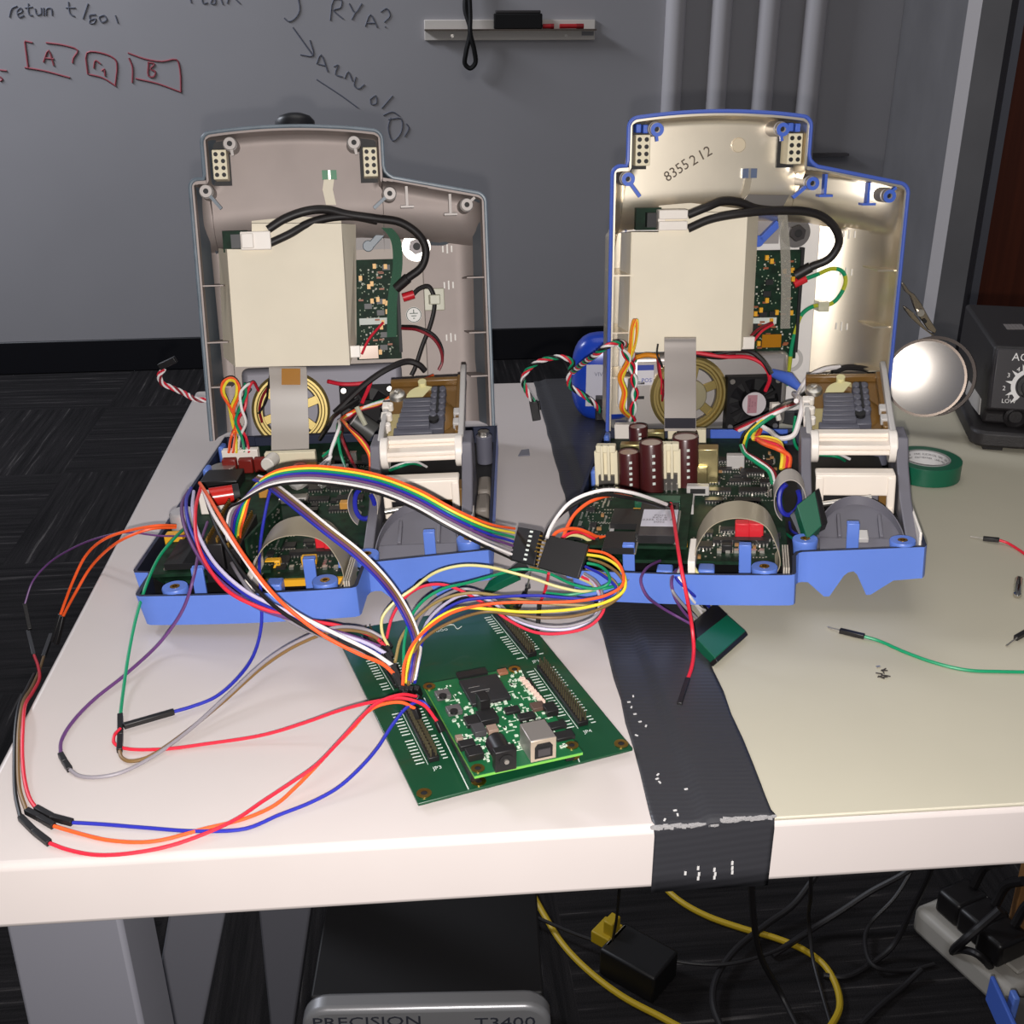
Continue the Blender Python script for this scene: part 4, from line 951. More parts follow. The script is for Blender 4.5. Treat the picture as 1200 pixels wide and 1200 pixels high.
def harness(d, root):
    hw = lambda c: (lambda x,y,dc=c: LF[d].hw(x,y,dc))
    def L(col, pts, r=.0013, label=None):
        P = []
        for p in pts:
            x, y, k = p
            P.append(LF[d].hw(x,y,k) if k < .5 else BF[d].hw(x,y,k-1))
        wire_part('harness_wire', P, col, r, root, label=label)
    if d == 0:
        L('orange',[(268,530,1.008),(271,512,.01),(277,495,.012),(270,478,.014),(260,460,.016),(262,447,.012),(272,443,.01),(280,452,.014),(279,466,.012),(274,480,.014),(276,505,.01),(273,530,1.008)],label='orange harness wire')
        L('yellow',[(277,530,1.008),(276,510,.012),(272,495,.008),(268,475,.012),(262,456,.018),(268,446,.016),(276,448,.012),(277,462,.016),(271,480,.012),(280,508,.01)],label='yellow harness wire')
        L('white',[(279,530,1.006),(281,512,.014),(288,495,.018),(283,478,.02),(282,460,.016),(290,451,.012),(297,450,0)],label='white harness wire')
        L('green',[(287,530,1.006),(283,512,.018),(276,494,.02),(281,478,.014),(288,462,.018),(287,450,.008)],label='green harness wire')
        L('red',[(292,530,1.006),(288,512,.014),(279,494,.014),(287,478,.018),(290,460,.014),(296,448,.006),(303,458,-.01)],label='red harness wire')
        L('black',[(284,530,1.006),(286,508,.01),(288,490,.016),(284,470,.01),(294,456,.01)])
        L('darkred',[(322,430,-.02),(318,448,-.018),(308,464,-.02),(304,480,-.022),(307,495,-.026)]); L('black',[(318,432,-.018),(314,456,-.016),(312,470,-.02),(303,485,-.02)],.0011)
        W = [('orange',0),('yellow',3),('red',6),('darkred',8)]
        for c, o in W: L(c,[(434+o*.6,555-o*.3,1.01),(433+o*.5,535,1.022),(421+o*.6,516,1.03),(405+o*.4,497+o*.3,1.036),(405+o*.5,487+o*.4,.0),(420,479+o*.35,.002),(446,472+o*.25,.0),(470,456,-.008),(508,440+o*.25,-.02)],label=dict(orange='orange',yellow='yellow',red='red',darkred='dark red')[c]+' harness wire')
        L('white',[(385,549,1.01),(388,528,1.02),(397,503,1.034),(402,490,.002),(430,476,.002),(466,469,-.004),(476,478,-.01)],.0014); L('green',[(408,556,1.008),(399,530,1.018),(396,510,1.03),(405,490,.001),(434,474,.001),(452,468,-.006)],.0013,'green harness wire')
        L('green',[(378,535,1.01),(390,524,1.018),(399,505,1.03)],.0012); L('white',[(370,552,1.0),(380,545,1.014),(388,535,1.02),(372,548,1.01)],.0012)
        L('darkred',[(421,556,1.004),(412,540,1.012),(403,520,1.026),(401,502,.0)],.0014)
        L('black',[(375,515,1.01),(385,500,1.03),(395,485,.004),(420,468,-.01)],.0018); L('red',[(384,447,-.02),(400,450,-.026),(425,449,-.026),(434,446,-.028),(424,473,-.02)],.0019,'red fan lead')
        P = [LF[0].hw(x,y,c) for x,y,c in ((392,484,-.01),(428,450,-.012),(455,432,-.014),(478,424,-.02),(491,428,-.022),(498,435,-.024))]
        wire_part('black_sleeved_lead', P, M_black, .0028, root)
        L('darkred',[(471,385,-.034),(490,387,-.02),(508,397,-.018),(517,412,-.02),(518,425,-.022),(514,434,-.022)],.0014); L('red',[(424,415,-.02),(432,398,-.026),(449,378,-.038)],.0012); L('black',[(471,382,-.034),(491,384,-.021),(510,394,-.019),(519,412,-.021),(516,432,-.022)],.001)
        L('green',[(455,552,1.004),(468,547,1.012),(482,543,1.012),(494,545,1.006)],.0013); L('white',[(455,550,1.005),(470,544,1.013),(486,541,1.013),(500,547,1.004)],.0011)
        u,y = BF[0].hit(424,498,.03); G, l = axisframe(LF[0].hw(414,492,-.002),LF[0].hw(434,506,-.002)); G = Frame(G.O,G.Y,G.Z,G.X)
        build('ferrite_cylinder', MB().cyl(G,(0,0,0),.0105,.022,24).cyl(G,(0,0,-.0004),.0085,.0004,24,1), [mat('grey can side',(70,70,68),.4), mat('can end',(214,206,206),.4)], root)
        A = LF[0].hw(420,478,.012); build('cable_tie', MB().tube([LF[0].hw(418,477,.006),LF[0].hw(422,486,.008),LF[0].hw(428,498,.008)],.0024,8), M_clear, root)
    else:
        for i,(c,o) in enumerate((('amber',0),('orange',2.5),('yellow',4))): L(c,[(738+o,490,1.02),(727+o,478,.004),(730+o,460,.006),(725+o,442,.008),(734+o,424,.012),(738+o*.6,405,.016),(740+o*.6,384,.018),(743+o*.8,375,.018),(746+o*.3,384,.018),(744,405,.016),(737,424,.01),(729,445,.006)],.0012,c+' harness wire')
        for c,o in (('green',0),('white',-3),('red',3),('black',1.5)): L(c,[(741+o,493,1.02),(742-o,478,.006),(744+o,462,.006),(743-o,446,.008),(740+o,430,.01),(735-o,418,.014),(725+o,404,.02)],.0014,c+' harness wire')
        L('amber',[(745,419,-.01),(758,416,-.012),(772,418,-.012)],.0022); L('black',[(771,403,-.0),(770,415,.0),(776,430,.002),(772,420,-.004)],.0009); L('darkred',[(770,418,-.02),(773,440,-.02),(778,450,-.024),(776,470,-.03)],.0011); L('red',[(772,420,-.02),(775,445,-.02),(775,462,-.026)],.0009)
        L('black',[(835,415,-.024),(858,411,-.018),(880,412,-.018),(893,422,-.016),(904,438,-.014)],.0024); L('red',[(815,413,-.026),(850,418,-.02),(878,419,-.018),(895,428,-.016),(902,443,-.016),(897,458,-.022)],.0019,'red fan lead'); L('black',[(815,416,-.028),(842,419,-.03),(862,417,-.03)],.002)
        L('darkred',[(880,394,-.022),(890,385,-.03),(905,378,-.036)],.0014); L('red',[(883,400,-.022),(893,388,-.03),(906,380,-.036)],.0012)
        for c,o in (('darkred',0),('red',2),('white',4),('black',-2)): L(c,[(862+o,503+o*.4,1.024),(878+o,496+o*.5,1.032),(897,488+o*.5,1.04),(915,479+o*.7,1.046),(940,466+o*.8,.0),(970,447+o*.5,-.01),(984,437,-.014)],.0015,c+' harness wire' if c != 'darkred' else None)
        for c,o in (('yellow',0),('green',2.5),('black',-3)): L(c,[(870+o,528,1.012),(874+o,512,1.026),(890,496+o,1.036),(912,481+o,1.044),(938,468+o,.002),(958,452+o,-.006),(982,432,-.014)],.0016,c+' harness wire')
        for c,o in (('red',0),('amber',-3.5),('orange',3.5),('yellow',-6)): L(c,[(890+o*.4,504,1.03),(886+o*.5,514,1.028),(897+o*.3,518+o*.9,1.028),(912,523+o,1.026),(922+o*.8,535,1.02),(921+o*.9,550,1.012)],.0019,c+' harness wire')
        for c,o in (('green',0),('white',3),('darkred',6)): L(c,[(868+o*.4,522,1.02),(873+o*.5,532,1.018),(886+o,542-o*.2,1.014),(900+o,552,1.01),(905+o,566,1.006)],.0015)
        L('white',[(930,462,.004),(940,475,1.05),(936,495,1.04),(930,510,1.03),(915,514,1.026),(902,505,1.026),(893,500,1.028)],.0021,'thick white lead'); L('white',[(984,430,-.014),(965,433,-.008),(948,442,-.004),(938,456,.0),(933,470,1.05)],.0021)
        L('green',[(932,488,1.04),(930,512,1.026),(934,525,1.016),(946,531,1.01)],.0012); L('white',[(960,531,1.012),(982,532,1.012),(996,538,1.006)],.0012); L('green',[(960,533,1.011),(980,535,1.012),(990,540,1.004)],.0012)
        for c,o in (('red',0),('orange',3),('amber',-4)): L(c,[(952+o,462,.002),(966+o,448,-.006),(980+o*.5,436,-.014)],.0016)
        build('cable_tie', MB().tube([LF[1].hw(907,476,.012),LF[1].hw(911,484,.014),LF[1].hw(913,492,.014)],.0024,8).box(Frame(LF[1].hw(908,477,.012),LF[1].X,LF[1].Y,LF[1].Z),(-.004,.004),(-.004,.004),(-.003,.004)), M_white, root)
        P = [LF[1].hw(x,y,c) for x,y,c in ((975,437,-.012),(990,431,-.014),(1004,431,-.016),(1018,434,-.02),(1022,440,-.024))]; wire_part('black_sleeved_lead', P, M_black, .0028, root)
    if d == 1:
        P = [LF[1].hw(905,437,-.03),LF[1].hw(925,444,-.014),LF[1].hw(938,456,-.004)]; build('blue_lever', MB().tube(P,[.004,.006,.003],10), M_bluemid, root)
        build('pale_ring', MB().lathe(Frame(LF[1].hw(926,421,-.052),LF[1].X,LF[1].Y,LF[1].Z),(0,0,0),[(.0085,0),(.0115,.0),(.0115,.003),(.0085,.003)],26), M_lgrey, root)
INST = []
for d, lab in ((0,'opened blue instrument with grey-edged upright half, the left of the two on the desk'),(1,'opened blue instrument with blue-edged upright half stamped with numbers, the right one on the desk')):
    c = BF[d].pt(LW/2,-.15,-.02); c.z = 0
    root = thing('opened_instrument', lab, 'instrument', c, 'opened instruments on the desk'); INST.append(root)
    case = make_lid(d, root); lid_inside(d, root, case); make_base(d, root); make_electronics(d, root); make_printer(d, root); harness(d, root)
# dome knob behind the left upright half
c = LF[0].hw(346,136,-.03); G = Frame(c-LF[0].Y*.012, LF[0].X, LF[0].Z, -LF[0].Y*-1)
build('dome_knob', MB().lathe(Frame(LF[0].hw(346,150,-.03),LF[0].X,-LF[0].Z,LF[0].Y),(0,0,0),[(.018,0),(.0175,.006),(.014,.010),(.007,.0125),(.0001,.013)],28), mat('black dome knob',(24,24,28),.4), INST[0])
# ---------- carrier board ----------
def quadframe(bl, br, fr, fl, z):
    P = [T(*p,z) for p in (fl,fr,br,bl)]
    X = ((P[1]-P[0])+(P[2]-P[3])).normalized(); Y = Vector((0,0,1)).cross(X)
    return Frame(P[0],X,Y,(0,0,1)), P
CB, CQ = quadframe((393,741),(599,703.5),(741.7,876.7),(490,941.7),.005)
UP = Vector((0,0,1))
croot = thing('carrier_board', 'large dark green circuit board with four pin headers lying on the desk', 'circuit board', (CQ[0]+CQ[2])/2-UP*.005)
M_carrier = mat('glossy green solder mask', (14,66,40), .3, var=.10, vscale=30, spec=.5, coat=.15)
mb = MB().hexa([p-UP*.002 for p in CQ], CQ)
cbd = build('board', mb, [M_carrier], croot, bevel=.0004)
for px, py in ((497,930),(728,872),(561,916),(671,886),(604,712)):
    P = T(px,py,.005); F = zframe(P); build('mounting_hole', MB().lathe(F,(0,0,0),[(.0019,.0002),(.0042,.0002),(.0042,.0005),(.0019,.0006)],22).cyl(F,(0,0,.0001),.0018,.0003,14,1), [M_gold,M_dark], croot)
for i,(px,py) in enumerate(((497,930),(728,872),(561,916))):
    P = T(px,py,.003); build('standoff_foot', MB().cyl(zframe(P-UP*.003),(0,0,0),.0035,.003,12), M_brass, croot)
build('standoff_foot', MB().cyl(zframe(CQ[3]*.93+CQ[1]*.07-UP*.005),(0,0,0),.0035,.003,12), M_brass, croot); build('standoff_foot', MB().cyl(zframe(CQ[2]*.93+CQ[0]*.07-UP*.005),(0,0,0),.0035,.003,12), M_brass, croot)
silk = MB()
for a, b, nm, side in (((431,745),(468,806),0,1),((478,832),(509,893),'JP3',1),((583,720),(624,770),'JP1',1),((634,783),(684,851),'JP4',0)):
    A, B = T(*a,.005), T(*b,.005); F, l = axisframe(A,B)
    hd = build('pin_header', MB().box(F,(0,l),(-.0031,.0031),(0,.0032)), M_house, croot, bevel=.0003)
    pins = MB(); n = max(8,int(l/.0032))
    for i in range(n):
        for s_ in (-.0015,.0015):
            x = (i+.5)*l/n; pins.box(F,(x-.0004,x+.0004),(s_-.0004,s_+.0004),(.0032,.009))
    build('pin_rows', pins, mat('dull header pin',(96,88,66),.45,.6), hd, kind='stuff')
    for i in range(n):
        x = (i+.5)*l/n
        if i%9 == 8: continue
        for s_ in (-1,1):
            y0, y1 = (.0055,.0105) if s_ < 0 else (.0055,.0085)
            silk.box(F,(x-.0003,x+.0003),sorted((s_*y0,s_*y1)),(0,.00025))
    silk.box(F,(-.001,l+.001),(-.0043,-.0040),(0,.00025))
    if nm:
        G = F.sub(l+.006,0,.0002); silk.text(nm, CB.sub(*[(G.O-CB.O).dot(v) for v in (CB.X,CB.Y)],.0002), 0,0,0,.0042)
# left/right split line, wave mark
A, B = T(549,925,.0052), T(497,818,.0052); F, l = axisframe(A,B); silk.box(F,(0,l),(-.0003,.0003),(0,.0002))
A, B = T(679,893,.0052), T(676,885,.0052); F, l = axisframe(A,B); silk.box(F,(0,l),(-.0003,.0003),(0,.0002))
silk.tube(catmull([T(x,y,.0054) for x,y in ((516,737),(524,733),(531,732),(536,737),(541,734))],4),.0003,4)
silk.text('oooo', CB.sub(*CB.hit(515,739,0),.0002), 0,0,0,.006, sx=.9)
build('board_print', silk, M_silk, croot, kind='stuff')

# ---------- development board on top ----------
DZ = .0175
DB, DQ = quadframe((496,802),(606,782),(683,881),(556,909),DZ)
droot = thing('development_board', 'small bright green board with square black chip plugged on the carrier board', 'circuit board', (DQ[0]+DQ[2])/2-UP*.002)
M_dev = mat('mid green solder mask', (18,92,52), .35, var=.12, vscale=60)
build('board', MB().hexa([p-UP*.0021 for p in DQ], [p-UP*.0005 for p in DQ], 1).hexa([p-UP*.0005 for p in DQ], DQ, 0), [M_dev, mat('yellow-green board edge',(110,180,70),.5)], droot)
def D(px, py, z=0): return DB.hit(px,py,z)
W_, H_ = (DQ[1]-DQ[0]).length, (DQ[3]-DQ[0]).length
def dbox(name, px, py, sx, sy, h, m, bevel=0, rot=0, parent=None, z=0):
    u, v = D(px,py,z); return put(name, DB, u, v, z, sx, sy, h, m, parent or droot, bevel=bevel, rot=rot)
build('plug_strip', MB().box(DB,(.001,.006),(.01,H_-.012),(-.0118,-.002)), M_house, droot)
build('plug_strip', MB().box(DB,(W_-.006,W_-.001),(.01,H_-.012),(-.0118,-.002)), M_house, droot)
bga = dbox('main_chip',568,811,.0245,.0275,.0026,mat('matt black package',(32,32,34),.45,var=.2,vscale=120),.0004)
dbox('memory_chip',553,791,.019,.006,.0018,M_chip)
dev_silk = MB()
u, v = D(568,811,.0026); dev_silk.box(DB,(u-.008,u+.004),(v+.002,v+.0026),(.0027,.0028)); 
for k,(x0,x1,y) in enumerate(((-.008,-.001,.007),(-.006,.003,.0))): dev_silk.box(DB,(u+x0,u+x1),(v+y,v+y+.0004),(.0027,.0028))
build('chip_print', dev_silk, M_mark, droot)
for px, py in ((519,817),(532,835)):
    b = dbox('push_button',px,py,.0088,.0075,.0032,mat('button steel',(120,116,116),.4,.6),.0004); u, v = D(px,py,.0032); build('button_cap', MB().cyl(DB,(u,v,.0032),.0024,.0014,16), M_chip, b)
# round power jack
u, v = D(592,893,.004); mb = MB(); A = Frame(DB.pt(u,v-.0015,.0058), DB.X, DB.Z, -DB.Y)
mb.box(DB,(u-.0062,u+.0062),(v-.0015,v+.004),(-.001,.0122)); mb.lathe(A,(0,0,-.019),[(.0001,0),(.0058,0),(.0058,.018),(.0001,.018)],24)
pj = build('power_jack', mb, M_house, droot, bevel=.0005)
build('jack_bore', MB().cyl(A,(0,0,.0001),.0040,.0004,20).cyl(A,(0,0,.0003),.0014,.0012,12,1), [M_dark,M_tin], pj)
# square usb socket
u, v = D(637,884,.004); mb = MB(); h = .0138; wd = .0075
rows = []
mb.box(DB,(u-wd,u+wd),(v+.0006,v+.0185),(0,h))
A = Frame(DB.pt(u,v,h/2), DB.X, DB.Z, -DB.Y)
o_ = [(-wd,-h/2),(wd,-h/2),(wd,h/2),(-wd,h/2)]
hole = [(-.0052,-.0048),(.0052,-.0048),(.0052,.0024),(.0036,.0046),(-.0036,.0046),(-.0052,.0024)]
ub = build('usb_socket', mb, mat('nickel socket shell',(172,164,158),.35,.7), droot, bevel=.0005)
build('socket_face', MB().prism(A,o_,-.0006,.0), mat('nickel face',(206,190,170),.35,.6), ub, bevel=.0003)
build('socket_mouth', MB().prism(A,hole,.0,.0004).box(A,(-.0036,.0036),(-.0030,.0012),(.0003,.0012),1), [M_dark, mat('grey tongue',(64,60,62),.5)], ub)
for px, py, sx, sy, h, m in ((600,834,.009,.006,.002,M_chip),(617,842,.010,.006,.0025,M_chip),(571,844,.011,.011,.004,M_chip),(566,832,.006,.010,.010,M_house),(553,848,.008,.009,.003,M_chip),(561,859,.007,.009,.004,mat('grey inductor',(60,58,60),.5)),(547,876,.009,.006,.0035,M_chip),(556,887,.009,.008,.0045,M_chip),(630,830,.008,.007,.0025,mat('brown crystal',(86,66,58),.4)),(645,835,.007,.009,.004,M_house),(653,852,.010,.006,.0022,M_chip),(661,864,.011,.007,.0022,M_chip),(589,789,.006,.005,.002,mat('copper part',(140,90,66),.4)),(577,859,.006,.006,.004,mat('tan inductor',(140,118,104),.5)),(538,868,.004,.004,.003,mat('tan inductor',(140,118,104),.5))):
    dbox('component',px,py,sx,sy,h,m,.0003)
for i in range(8):
    t = i/7; dbox('indicator_lamp',612+t*23,797+t*26,.0034,.0026,.0016,mat('pale pink lamp',(226,196,180),.35))
rnd = random.Random(12); tiny = MB()
for i in range(420):
    u, v = rnd.uniform(.004,W_-.004), rnd.uniform(.006,H_-.006); G = DB.sub(u,v,0,rnd.choice((0,math.pi/2)))
    k = rnd.random()
    if k < .35: tiny.box(G,(-.0010,.0010),(-.0007,.0007),(0,.0007))
    elif k < .8: tiny.box(G,(-.0006,.0006),(-.0005,.0005),(0,.0003))
    else: tiny.box(G,(-.0024,.0024),(-.00018,.00018),(0,.0002))
build('tiny_parts', tiny, mat('pale solder and print',(196,208,190),.45), droot, kind='stuff')
for px, py in ((503,805),(603,785),(670,874),(560,901)):
    u, v = D(px,py,0); build('mounting_hole', MB().lathe(DB,(u,v,0),[(.0018,.0002),(.0038,.0002),(.0038,.0006),(.0018,.0006)],20).cyl(DB,(u,v,.0001),.0017,.0003,12,1), [M_gold,M_dark], droot)

# ---------- jumper wires ----------
RW = .00098
def pts3(l, dz=.0): return [T(x,y,z+dz) for x,y,z in l]
def hous(p, q, parent, w=.0033, name='housing'):
    F, l = axisframe(p,q); build(name, MB().box(F,(0,l),(-w/2,w/2),(-w/2,w/2)), M_house, parent, bevel=.0004)
def jumper(label, col, l, h0=None, h1=None, group='jumper wires on the desk', r=None, pin=None, k=7):
    P = pts3(l); c = P[len(P)//2]
    if r is None: r = .00128 if group in (G1,G4) else (.00112 if group != G3 else .00102)
    root = thing('jumper_wire', label, 'jumper wire', (P[0].x,P[0].y,min(p.z for p in P)), group)
    build('wire', MB().tube(catmull(P,k), r, 8), wm(col), root)
    if h0: hous(T(*h0), P[0], root)
    if h1: hous(P[-1], T(*h1), root)
    if pin: build('pin', MB().tube([T(*pin[0]),T(*pin[1])],.0006,6), M_tin, root)
    return root
G3 = 'jumper wires crossing the front of the desk'; G4 = 'jumper wires of the right instrument'
G1 = 'jumper wires from the left instrument to the carrier board'
TZ = .0012
E_ = (474,806,.016)
jumper('orange jumper wire arcing from the left instrument tray to the carrier board', 'orange', [(234,566,.078),(245,583,.082),(262,612,.08),(290,657,.072),(330,706,.056),(378,744,.036),(420,766,.024),(448,778,.020),(462,790,.018)], None,(470,806,.0145),G1)
jumper('white jumper wire just left of the orange one over the left blue tray', 'white', [(237,572,.078),(252,606,.08),(281,648,.072),(311,688,.06),(345,717,.046),(392,742,.034),(436,764,.024),(460,780,.019)], None,(468,797,.0145),G1)
jumper('red jumper wire bowing low across the front wall of the left blue tray', 'red', [(236,569,.078),(229,598,.078),(231,635,.07),(246,668,.062),(270,695,.054),(305,712,.046),(350,725,.036),(400,734,.027),(438,746,.02),(452,758,.018)], None,(459,771,.0145),G1)
jumper('blue jumper wire between the red and white ones over the left blue tray', 'blue', [(224,572,.07),(218,588,.074),(223,620,.07),(240,652,.064),(266,680,.056),(303,706,.046),(352,728,.036),(405,747,.026),(446,768,.019)], None,(456,784,.0145),G1)
jumper('lavender-white jumper wire lying beside the blue one over the left tray', 'lavender', [(227,576,.07),(226,600,.074),(236,634,.07),(257,666,.062),(290,694,.052),(335,716,.042),(382,738,.032),(430,754,.023),(452,766,.019)], None,(460,780,.0145),G1)
jumper('purple jumper wire arching up beside the left tray wall before the bundle', 'purple', [(221,575,.066),(213,592,.072),(219,625,.07),(245,668,.06),(298,710,.046),(350,728,.036),(410,745,.026),(446,758,.02)], None,(456,770,.0145),G1)
jumper('black jumper wire under the white one over the left blue tray', 'black', [(239,577,.072),(257,626,.07),(288,676,.058),(326,714,.046),(372,742,.034),(424,762,.024),(456,782,.018)], None,(467,798,.0145),G1)
jumper('grey jumper wire thin loop over the front of the left tray', 'grey', [(262,640,.03),(281,676,.046),(302,702,.046),(340,728,.036),(392,752,.028),(440,772,.02),(458,784,.018)], None,(466,796,.0145),G1)
# orange pair and purple one hanging off the left desk edge
G2 = 'jumper wires hanging over the left desk edge'
jumper('orange jumper wire, upper of the pair hanging over the left desk edge', 'orange', [(206,616,.04),(184,616,.046),(150,622,.04),(122,632,.03),(100,652,.01),(86,680,-.01),(76,706,-.03),(71,720,-.04)], None,(62,752,-.06),G2)
jumper('orange jumper wire, lower of the pair hanging over the left desk edge', 'orange', [(206,618,.036),(176,620,.042),(148,630,.036),(124,646,.02),(104,668,.0),(90,692,-.016),(79,712,-.032),(74,722,-.04)], None,(66,755,-.06),G2)
jumper('thin purple jumper wire hanging furthest out over the left desk edge', 'purple', [(222,628,.036),(188,628,.034),(152,624,.034),(120,629,.024),(86,642,.006),(55,662,-.016),(38,682,-.03),(29,708,-.045)], None,(35,738,-.06),G2, r=.0008)
def joint(p, q): pass
jumper('red jumper wire running down the left desk edge to a black joint', 'red', [(40,768,-.075),(45,782,-.05),(46,796,-.03),(38,812,-.012),(29,828,.004),(27,850,.006),(26,880,.004),(29,915,.003),(35,936,.003),(42,947,.003)], (33,740,-.085),(62,958,.003),G2)
jumper('brown jumper wire running down the left desk edge beside the red one', 'brown', [(51,770,-.075),(46,786,-.05),(37,806,-.02),(26,826,.003),(22,852,.005),(21,885,.004),(23,925,.003),(31,950,.0025)], (60,744,-.085),(46,958,.0025),G2)
jumper('black jumper wire, outermost along the left desk corner', 'black', [(40,790,-.05),(32,806,-.02),(22,828,.003),(18,856,.005),(17,890,.003),(18,930,.002),(24,958,.002)], None,(40,974,.002),G2)
# joints continuing to the board
G3 = 'jumper wires crossing the front of the desk'
jumper('blue jumper wire sweeping along the front of the desk to the carrier board', 'blue', [(85,964,.0026),(120,966,.0015),(170,970,.0012),(230,974,.0012),(288,971,.0012),(327,955,.0014),(365,940,.002),(396,923,.004),(422,900,.008),(442,877,.012),(461,848,.018),(478,828,.023),(494,822,.023),(503,830,.019)], (62,958,.003),(507,839,.0145),G3)
jumper('orange jumper wire sweeping along the front of the desk to the carrier board', 'orange', [(63,968,.0025),(90,976,.0015),(130,985,.0012),(180,986,.0012),(240,971,.0012),(288,959,.0014),(323,943,.002),(345,924,.004),(366,903,.008),(392,875,.014),(413,854,.019),(431,834,.023),(446,826,.025),(470,823,.026),(486,830,.021)], (46,958,.0025),(491,842,.0145),G3)
jumper('red jumper wire nearest the front edge of the desk', 'red', [(58,988,.002),(80,996,.0012),(115,1002,.0012),(160,999,.0012),(210,988,.0014),(273,962,.0034),(308,939,.0046),(346,914,.008),(370,897,.012),(403,863,.019),(422,842,.024),(442,824,.028),(470,814,.028),(488,816,.023)], (40,974,.002),(497,826,.0145),G3)
jumper('green jumper wire from the left tray down to a black joint on the desk', 'green', [(218,618,.036),(205,630,.040),(187,652,.036),(172,684,.03),(160,722,.02),(151,765,.01),(145,805,.004),(141,838,.0025)], None,(141,862,.0025),'jumper wires left of the instrument')
jumper('dark red jumper wire looping round a black joint to the carrier board', 'red', [(141,854,.004),(134,862,.004),(134,871,.003),(146,877,.002),(190,878,.0015),(240,872,.0016),(310,861,.004),(360,846,.010),(400,832,.018),(440,822,.026),(470,818,.027),(496,826,.024),(512,845,.020)], None,(518,858,.0145),'jumper wires left of the instrument', r=.001)
jumper('brown jumper wire from the black joint up behind to the carrier board', 'brown', [(140,880,.0022),(143,888,.0018),(152,892,.0016),(172,888,.0016),(215,860,.0024),(262,822,.006),(310,780,.014),(350,755,.022),(395,739,.026),(430,742,.022),(447,752,.0185)], (141,862,.0025),(456,766,.0145),'jumper wires left of the instrument')
jumper('blue jumper wire climbing from a black joint into the left tray', 'blue', [(204,834,.003),(225,828,.0025),(252,817,.003),(278,795,.006),(297,768,.010),(306,735,.02),(306,700,.034),(304,672,.044),(306,630,.05),(313,590,.07),(318,570,.082)], (145,851,.003),None,'jumper wires left of the instrument')
jumper('purple jumper wire looping far left from the tray to a scuffed joint', 'purple', [(243,612,.046),(234,640,.05),(226,680,.046),(214,715,.026),(190,750,.008),(150,788,.003),(110,820,.0016),(85,846,.0014),(72,868,.0014),(71,884,.002)], None,(76,893,.002),'jumper wires left of the instrument')
jumper('pale grey jumper wire from the scuffed joint to the carrier board', 'grey', [(82,902,.0018),(92,909,.0013),(110,911,.0013),(140,906,.0013),(180,886,.002),(225,853,.004),(270,812,.010),(315,772,.018),(352,750,.025),(395,735,.03),(430,738,.024),(450,748,.0185)], (76,893,.002),(458,760,.0145),'jumper wires left of the instrument')

# ribbons
def ribbon(name, label, cols, ctrl, offs, r=.0009, k=7, group=None):
    root = thing(name, label, 'ribbon cable', T(*ctrl[len(ctrl)//2][:2],0), group)
    n = len(cols)
    for i, c in enumerate(cols):
        t = i-(n-1)/2
        P = [T(x+o[0]*t, y+o[1]*t, z) for (x,y,z),o in zip(ctrl,offs)]
        build('ribbon_wire', MB().tube(catmull(P,k), r, 8), wm(c), root, label=c+' strand')
    return root
ROOTS = {}
def slab(name, quad, zs, th, m, parent, bevel=.0005):
    P = [T(x,y,z) for (x,y),z in zip(quad,zs)]; n = (P[1]-P[0]).cross(P[3]-P[0]).normalized()
    if n.z < 0: n = -n
    return build(name, MB().hexa([p-n*th for p in P], P), m, parent, bevel=bevel), P, n
rb = ribbon('rainbow_ribbon', 'flat rainbow ribbon cable arching from the left instrument to a black connector', ['orange','yellow','green','blue','purple','grey','white','black'],
  [(272,652,.034),(272,628,.055),(276,603,.075),(291,579,.09),(318,562,.1),(355,556,.104),(400,559,.105),(445,568,.105),(488,585,.102),(530,608,.092),(568,626,.078),(601,637,.062)],
  [(-2.6,0),(-2.7,.2),(-2.9,-1),(-2,2.4),(-.8,2.6),(-.2,2.8),(.1,3),(-.6,3.0),(-1.2,2.9),(-1.4,2.9),(-1,3.6),(-.6,5.0)])
hz = (.064,.066,.048,.046)
hb, P, n = slab('connector_housing', [(607,617),(634,622),(626,663),(596,655)], hz, .004, M_house, rb)
mb = MB()
for i in range(7):
    t = (i+.6)/7.4; p = (P[0]*.38+P[1]*.62)*(1-t)+(P[3]*.38+P[2]*.62)*t; mb.box(Frame(p,(P[1]-P[0]).normalized(),(P[3]-P[0]).normalized(),n),(-.0013,.0013),(-.0007,.0007),(0,.0003))
build('contact_window', mb, M_silk, rb, kind='stuff')
rb2 = ribbon('lavender_ribbon', 'white, brown and purple flat ribbon crossing the left printer to the carrier board', ['white','brown','purple','blue'],
  [(300,560,.092),(312,565,.096),(345,590,.098),(382,620,.092),(420,650,.078),(448,678,.062),(468,705,.044),(482,732,.031),(489,756,.025),(486,780,.024),(482,800,.0165)],
  [(-2,1.6),(-2.2,2),(-2.2,2.4),(-2.2,2.4),(-2.4,2.2),(-2.8,1.4),(-2.8,1),(-2.8,.6),(-2.6,.4),(-2.4,.3),(-2.4,.6)])
